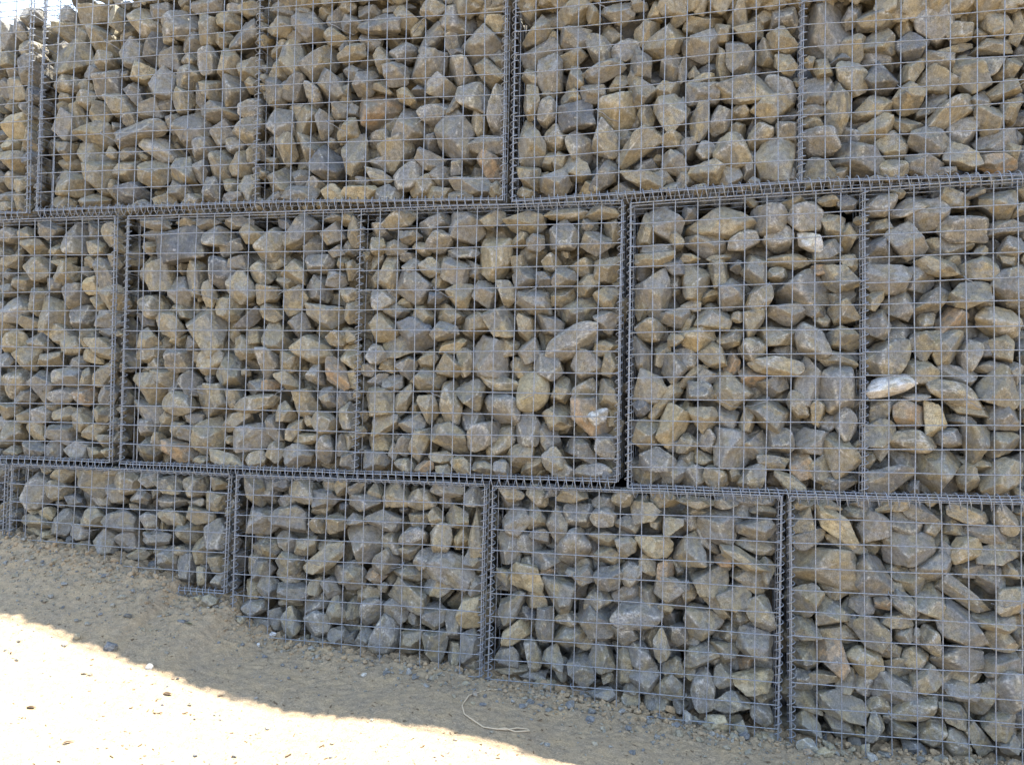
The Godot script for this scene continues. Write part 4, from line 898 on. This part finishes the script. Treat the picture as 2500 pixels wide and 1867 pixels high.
func ground_height(x: float, z: float) -> float:
	var b := along(BASE_LINE, x)
	var e := along(BANK_LINE, x)
	var y := b
	if z > BANK_Z:
		y = e + (e - b) * 0.5 * (1.0 - exp(-(z - BANK_Z) / 0.6))
	elif z > 0.03:
		y = b + (e - b) * (1.0 - pow(1.0 - (z - 0.03) / (BANK_Z - 0.03), 1.35))
	var foot := exp(-maxf(z, 0.0) / 0.10)
	y += 0.008 * swell.get_noise_2d(x * 100.0, z * 100.0)
	var c := clod.get_noise_2d(x * 100.0, z * 100.0)
	y += (0.0024 + 0.017 * foot) * c
	y += (0.0012 + 0.004 * foot) * clod.get_noise_2d(x * 330.0 + 50.0, z * 330.0)
	return y


func spread(a: float, b: float, step: float, far: float) -> PackedFloat32Array:
	var out := PackedFloat32Array()
	var tail := PackedFloat32Array()
	var s := step
	var p := a
	while p > -far:
		s *= 1.6
		p -= s
		tail.append(p)
	tail.reverse()
	out.append_array(tail)
	p = a
	while p < b:
		out.append(p)
		p += step
	s = step
	while p < far:
		out.append(p)
		s *= 1.6
		p += s
	out.append(far)
	return out


func make_ground() -> void:
	var xs := spread(-1.75, 2.45, 0.0085, 120.0)
	var zs := spread(-0.12, 1.15, 0.0085, 120.0)
	var v := PackedVector3Array()
	var n := PackedVector3Array()
	var idx := PackedInt32Array()
	for z in zs:
		for x in xs:
			v.append(Vector3(x, ground_height(x, z), z))
	n.resize(v.size())
	var w := xs.size()
	for r in zs.size() - 1:
		for c in w - 1:
			var a := r * w + c
			idx.append_array(PackedInt32Array([a, a + 1, a + w, a + 1, a + w + 1, a + w]))
	for k in range(0, idx.size(), 3):
		var a := v[idx[k]]
		var q := (v[idx[k + 2]] - a).cross(v[idx[k + 1]] - a)
		for e in 3:
			n[idx[k + e]] += q
	for k in n.size():
		n[k] = n[k].normalized()
	var arr := []
	arr.resize(Mesh.ARRAY_MAX)
	arr[Mesh.ARRAY_VERTEX] = v
	arr[Mesh.ARRAY_NORMAL] = n
	arr[Mesh.ARRAY_INDEX] = idx
	var m := ArrayMesh.new()
	m.add_surface_from_arrays(Mesh.PRIMITIVE_TRIANGLES, arr)
	var o := part("ground", m, mats.sand, self)
	o.set_meta("kind", "structure")


func make_embankment() -> void:
	var b := BoxMesh.new()
	b.size = Vector3(60, 4.0, 14)
	var o := part("embankment", b, mats.sand, self)
	o.position = Vector3(0, -0.15, -8.28)
	o.set_meta("kind", "structure")


const ROCK_WORDS = ["grey", "grey-brown", "tan", "yellowish", "bluish grey", "brown", "pale", "white", "yellowish"]


func make_rocks() -> void:
	for k in range(0, ROCKS.size(), 5):
		var x: float = ROCKS[k] * 0.001
		var z: float = ROCKS[k + 1] * 0.001
		var w: float = ROCKS[k + 2] * 0.001
		var h: float = ROCKS[k + 3] * 0.001
		var tone: int = ROCKS[k + 4]
		var pool: Array = tone_pool[tone]
		var o := MeshInstance3D.new()
		o.name = numbered("loose_rock")
		o.mesh = pool[rng.randi() % pool.size()]
		add_child(o)
		var d := (w + h) * 0.5
		o.transform = stone_transform(Vector3(x, ground_height(x, z) + h * 0.22, z), w, h, d, rng.randf_range(-0.2, 0.2), rng.randf_range(-0.3, 0.3))
		var size_word := "tiny" if w < 0.02 else ("small" if w < 0.04 else "fist-sized")
		var basket := "half-height gabion" if x < -0.49 else ("gabion next to the half-height one" if x < 0.53 else ("gabion behind the curled stalk" if x < 1.55 else "gabion with the broad tan slab"))
		var place := ("in dirt against the %s" if z < 0.10 else ("on shaded sand before the %s" if z < BANK_Z else "on sunlit sand facing the %s")) % basket
		var form := "flat" if h < w * 0.62 else ("chunky" if h > w * 0.9 else "wedge-shaped")
		tag(o, "%s %s %s rock %s" % [size_word, form, ROCK_WORDS[tone], place], "rock", "loose rocks on the sand")


func in_view(x: float, z: float) -> bool:
	return z < 1.05


func make_gravel() -> void:
	for which in 4:
		var spots: Array[Transform3D] = []
		for k in [700, 900, 420, 450][which]:
			var x := rng.randf_range(-1.7, 2.4)
			var z := 0.0
			var shrink := 1.0
			if rng.randf() < 0.62:
				z = 0.01 + absf(rng.randfn()) * 0.09
			else:
				z = rng.randf_range(0.02, 1.1)
			if k % 4 == 0:
				x = rng.randf_range(-1.6, -0.55)
				z = rng.randf_range(0.04, 0.40)
				shrink = 0.55
			elif x > 0.7 and rng.randf() < 0.6:
				z = 0.01 + absf(rng.randfn()) * 0.12
			var e: float = rng.randf_range(0.003, 0.009) * (1.0 + 1.2 * pow(rng.randf(), 5.0))
			e *= shrink * (0.7 if z > 0.35 else 1.0)
			var b := Basis.from_euler(Vector3(rng.randf_range(-0.5, 0.5), rng.randf() * TAU, rng.randf_range(-0.5, 0.5))) * Basis.from_scale(Vector3(e * 1.3, e * 0.8, e))
			spots.append(Transform3D(b, Vector3(x, ground_height(x, z) + e * 0.2, z)))
		var mm := MultiMesh.new()
		mm.transform_format = MultiMesh.TRANSFORM_3D
		mm.mesh = [coarse_pool[0], coarse_pool[6], coarse_pool[9], coarse_pool[4]][which]
		mm.instance_count = spots.size()
		for k in spots.size():
			mm.set_instance_transform(k, spots[k])
		var mi := MultiMeshInstance3D.new()
		mi.name = numbered("gravel")
		mi.multimesh = mm
		add_child(mi)
		mi.set_meta("kind", "stuff")
		tag(mi, ["fine grey grit scattered over the sand", "fine tan grit scattered over the sand", "fine bluish grit scattered over the sand", "fine brown grit scattered over the sand"][which], "gravel")

	# crumbled clods of the same sandy soil, thickest along the foot of the wall
	for which in 2:
		var lumps: Array[Transform3D] = []
		for k in [1100, 700][which]:
			var x := rng.randf_range(-1.65, 2.4)
			if rng.randf() < 0.4:
				x = rng.randf_range(0.6, 2.4)
			var z := 0.005 + absf(rng.randfn()) * 0.085
			var e := rng.randf_range(0.005, 0.014) * (1.0 + 1.3 * pow(rng.randf(), 4.0)) * exp(-z * 2.0)
			var b := Basis.from_euler(Vector3(rng.randf() * TAU, rng.randf() * TAU, 0)) * Basis.from_scale(Vector3(e * 1.2, e * 0.85, e))
			lumps.append(Transform3D(b, Vector3(x, ground_height(x, z) + e * 0.15, z)))
		var mc := MultiMesh.new()
		mc.transform_format = MultiMesh.TRANSFORM_3D
		mc.mesh = coarse_pool[3 + which]
		mc.instance_count = lumps.size()
		for k in lumps.size():
			mc.set_instance_transform(k, lumps[k])
		var ci := MultiMeshInstance3D.new()
		ci.name = numbered("soil_clods")
		ci.multimesh = mc
		ci.material_override = mats.sand
		add_child(ci)
		ci.set_meta("kind", "stuff")
		tag(ci, ["crumbled sandy clods heaped against the foot of the wall", "coarser sandy lumps strewn along the foot of the wall"][which], "soil")

	# crumbs of bark, stalks and seed husks
	var chip := MB.new()
	chip.tube(PackedVector3Array([Vector3(-0.5, 0, 0), Vector3(-0.2, 0.05, 0.04), Vector3(0.15, 0.02, -0.03), Vector3(0.5, 0.08, 0.05)]), 0.11, 5)
	var spots2: Array[Transform3D] = []
	for k in 1500:
		var x := rng.randf_range(-1.7, 2.0)
		var z := rng.randf_range(0.05, 1.15)
		var e := rng.randf_range(0.003, 0.010) * (1.0 + pow(rng.randf(), 6.0))
		var b := Basis.from_euler(Vector3(0, rng.randf() * TAU, rng.randf_range(-0.3, 0.3))) * Basis.from_scale(Vector3(e, e, e * rng.randf_range(0.7, 2.0)))
		spots2.append(Transform3D(b, Vector3(x, ground_height(x, z) + e * 0.12, z)))
	var mm2 := MultiMesh.new()
	mm2.transform_format = MultiMesh.TRANSFORM_3D
	mm2.mesh = chip.mesh()
	mm2.instance_count = spots2.size()
	for k in spots2.size():
		mm2.set_instance_transform(k, spots2[k])
	var mi2 := MultiMeshInstance3D.new()
	mi2.name = "plant_litter"
	mi2.multimesh = mm2
	mi2.material_override = mats.leaf
	add_child(mi2)
	mi2.set_meta("kind", "stuff")
	tag(mi2, "dark crumbs of dry plant litter strewn on the sand", "litter")


func make_straw() -> void:
	var m := MB.new()
	var pts := PackedVector3Array()
	var c := Curve3D.new()
	for k in range(0, STRAW.size(), 2):
		var x: float = STRAW[k] * 0.001
		var z: float = STRAW[k + 1] * 0.001
		c.add_point(Vector3(x, ground_height(x, z) + 0.005 + 0.003 * sin(k * 1.7), z))
	for k in range(1, c.point_count - 1):
		var t := (c.get_point_position(k + 1) - c.get_point_position(k - 1)) * 0.17
		c.set_point_in(k, -t)
		c.set_point_out(k, t)
	var n := 90
	for k in n + 1:
		pts.append(c.sample_baked(c.get_baked_length() * k / n))
	m.tube(pts, 0.0022, 6)
	var o := part("dry_stalk", m.mesh(), mats.straw, self)
	tag(o, "long thin tan stalk curled in a hook on the sand", "stalk")


func make_leaves() -> void:
	for q in [[-0.438, 0.939, 0.035, 0.012, 1.0, "narrow brown dead leaf standing out on sunlit sand"], [-0.379, 0.575, 0.034, 0.02, 0.2, "crumpled brown dead leaf near the shadow edge on sand"], [-0.648, 0.843, 0.03, 0.014, 0.4, "small curled brown leaf on bright sand"], [-0.556, 0.191, 0.034, 0.010, 0.1, "dark green leaf lying on shaded sand"]]:
		var st := SurfaceTool.new()
		st.begin(Mesh.PRIMITIVE_TRIANGLES)
		st.set_smooth_group(0)
		for side in [1.0, -1.0]:
			for k in 6:
				var t0 := k / 6.0
				var t1 := (k + 1) / 6.0
				for e in [[t0, 0], [t1, 0], [t1, 1], [t0, 0], [t1, 1], [t0, 1]]:
					var t: float = e[0]
					var w: float = sin(PI * pow(t, 0.8)) * float(e[1])
					st.add_vertex(Vector3((t - 0.5) * q[2], 0.0015 + 0.0016 * sin(t * 5.0) + 0.0015 * w, side * w * q[3] * 0.5))
		st.generate_normals()
		var m: Material = mats.leaf
		if String(q[5]).contains("green"):
			var g := StandardMaterial3D.new()
			g.albedo_color = Color(0.05, 0.07, 0.03).linear_to_srgb()
			g.roughness = 0.7
			m = g
		var o := part(numbered("fallen_leaf"), st.commit(), m, self)
		o.position = Vector3(q[0], ground_height(q[0], q[1]) + 0.002, q[1])
		o.rotation.y = q[4]
		tag(o, q[5], "leaf", "fallen leaves")


# ---------------------------------------------------------------- scene
func _ready() -> void:
	rng.seed = 20240
	var cam := Camera3D.new()
	cam.name = "camera"
	cam.fov = 47.93
	cam.near = 0.05
	cam.far = 400.0
	add_child(cam)
	cam.transform = Transform3D(Basis(Vector3(0.97370936, 0.00488627, -0.22774154), Vector3(-0.01323362, 0.99929477, -0.03514014), Vector3(0.22740923, 0.03723013, 0.97308733)), Vector3(1.30688, 0.45818, 2.96511))
	cam.current = true

	var env := Environment.new()
	var sky_mat := ProceduralSkyMaterial.new()
	sky_mat.sky_top_color = Color(0.56, 0.66, 0.80)
	sky_mat.sky_horizon_color = Color(0.88, 0.90, 0.93)
	sky_mat.sky_curve = 0.18
	sky_mat.ground_bottom_color = Color(0.45, 0.40, 0.33)
	sky_mat.ground_horizon_color = Color(0.75, 0.72, 0.66)
	var sky := Sky.new()
	sky.sky_material = sky_mat
	env.background_mode = Environment.BG_SKY
	env.sky = sky
	env.tonemap_mode = Environment.TONE_MAPPER_LINEAR
	env.tonemap_exposure = 4.8
	env.sdfgi_enabled = true
	env.ssao_enabled = true
	env.ssil_enabled = true
	var world := WorldEnvironment.new()
	world.name = "environment"
	world.environment = env
	add_child(world)

	var sun := DirectionalLight3D.new()
	sun.name = "sun"
	sun.light_energy = 1.6
	sun.light_color = Color(1.0, 0.97, 0.93)
	sun.light_angular_distance = 0.5
	sun.shadow_enabled = true
	add_child(sun)
	# behind the wall, steep: shadow reaches 0.24 m out for each metre of height
	var towards := Vector3(0.30, 1.0, -0.24).normalized()
	sun.look_at_from_position(towards * 30.0, Vector3.ZERO, Vector3.UP)

	wall_basis = Basis(Vector3(1, 0, 0), Vector3(0, cos(TILT), -sin(TILT)), Vector3(0, sin(TILT), cos(TILT)))
	wave.noise_type = FastNoiseLite.TYPE_SIMPLEX_SMOOTH
	wave.frequency = 0.01
	wave.seed = 4
	clod = noise(FastNoiseLite.TYPE_SIMPLEX, 0.22, 8, 3)
	swell = noise(FastNoiseLite.TYPE_SIMPLEX_SMOOTH, 0.025, 12, 2)
	make_materials()
	make_pools()

	make_ground()
	make_embankment()
	var words := [
		"top-course gabion with bright sky showing over its low stone fill",
		"long top-course gabion with a crystalline yellow stone at its upper corner",
		"long top-course gabion holding a big upright grey slab and a bluish stone",
		"middle-course gabion of small tan stones resting above the half-height basket",
		"long middle-course gabion with a smooth yellow cobble and a white-patched brown stone",
		"long middle-course gabion holding a white-topped stone beside its partition",
		"bottom-course gabion sunk deepest into the sand bank, almost buried",
		"half-height bottom-course gabion with its lower spiral showing above the sand",
		"bottom-course gabion beside the half-height basket, with a yellow block in its lower corner",
		"bottom-course gabion standing behind the curled stalk on the sand",
		"bottom-course gabion holding a broad light tan slab near its upper corner",
	]
	for k in words.size():
		gabion(k, "gabion", words[k])
	make_rocks()
	make_straw()
	make_leaves()
	make_gravel()
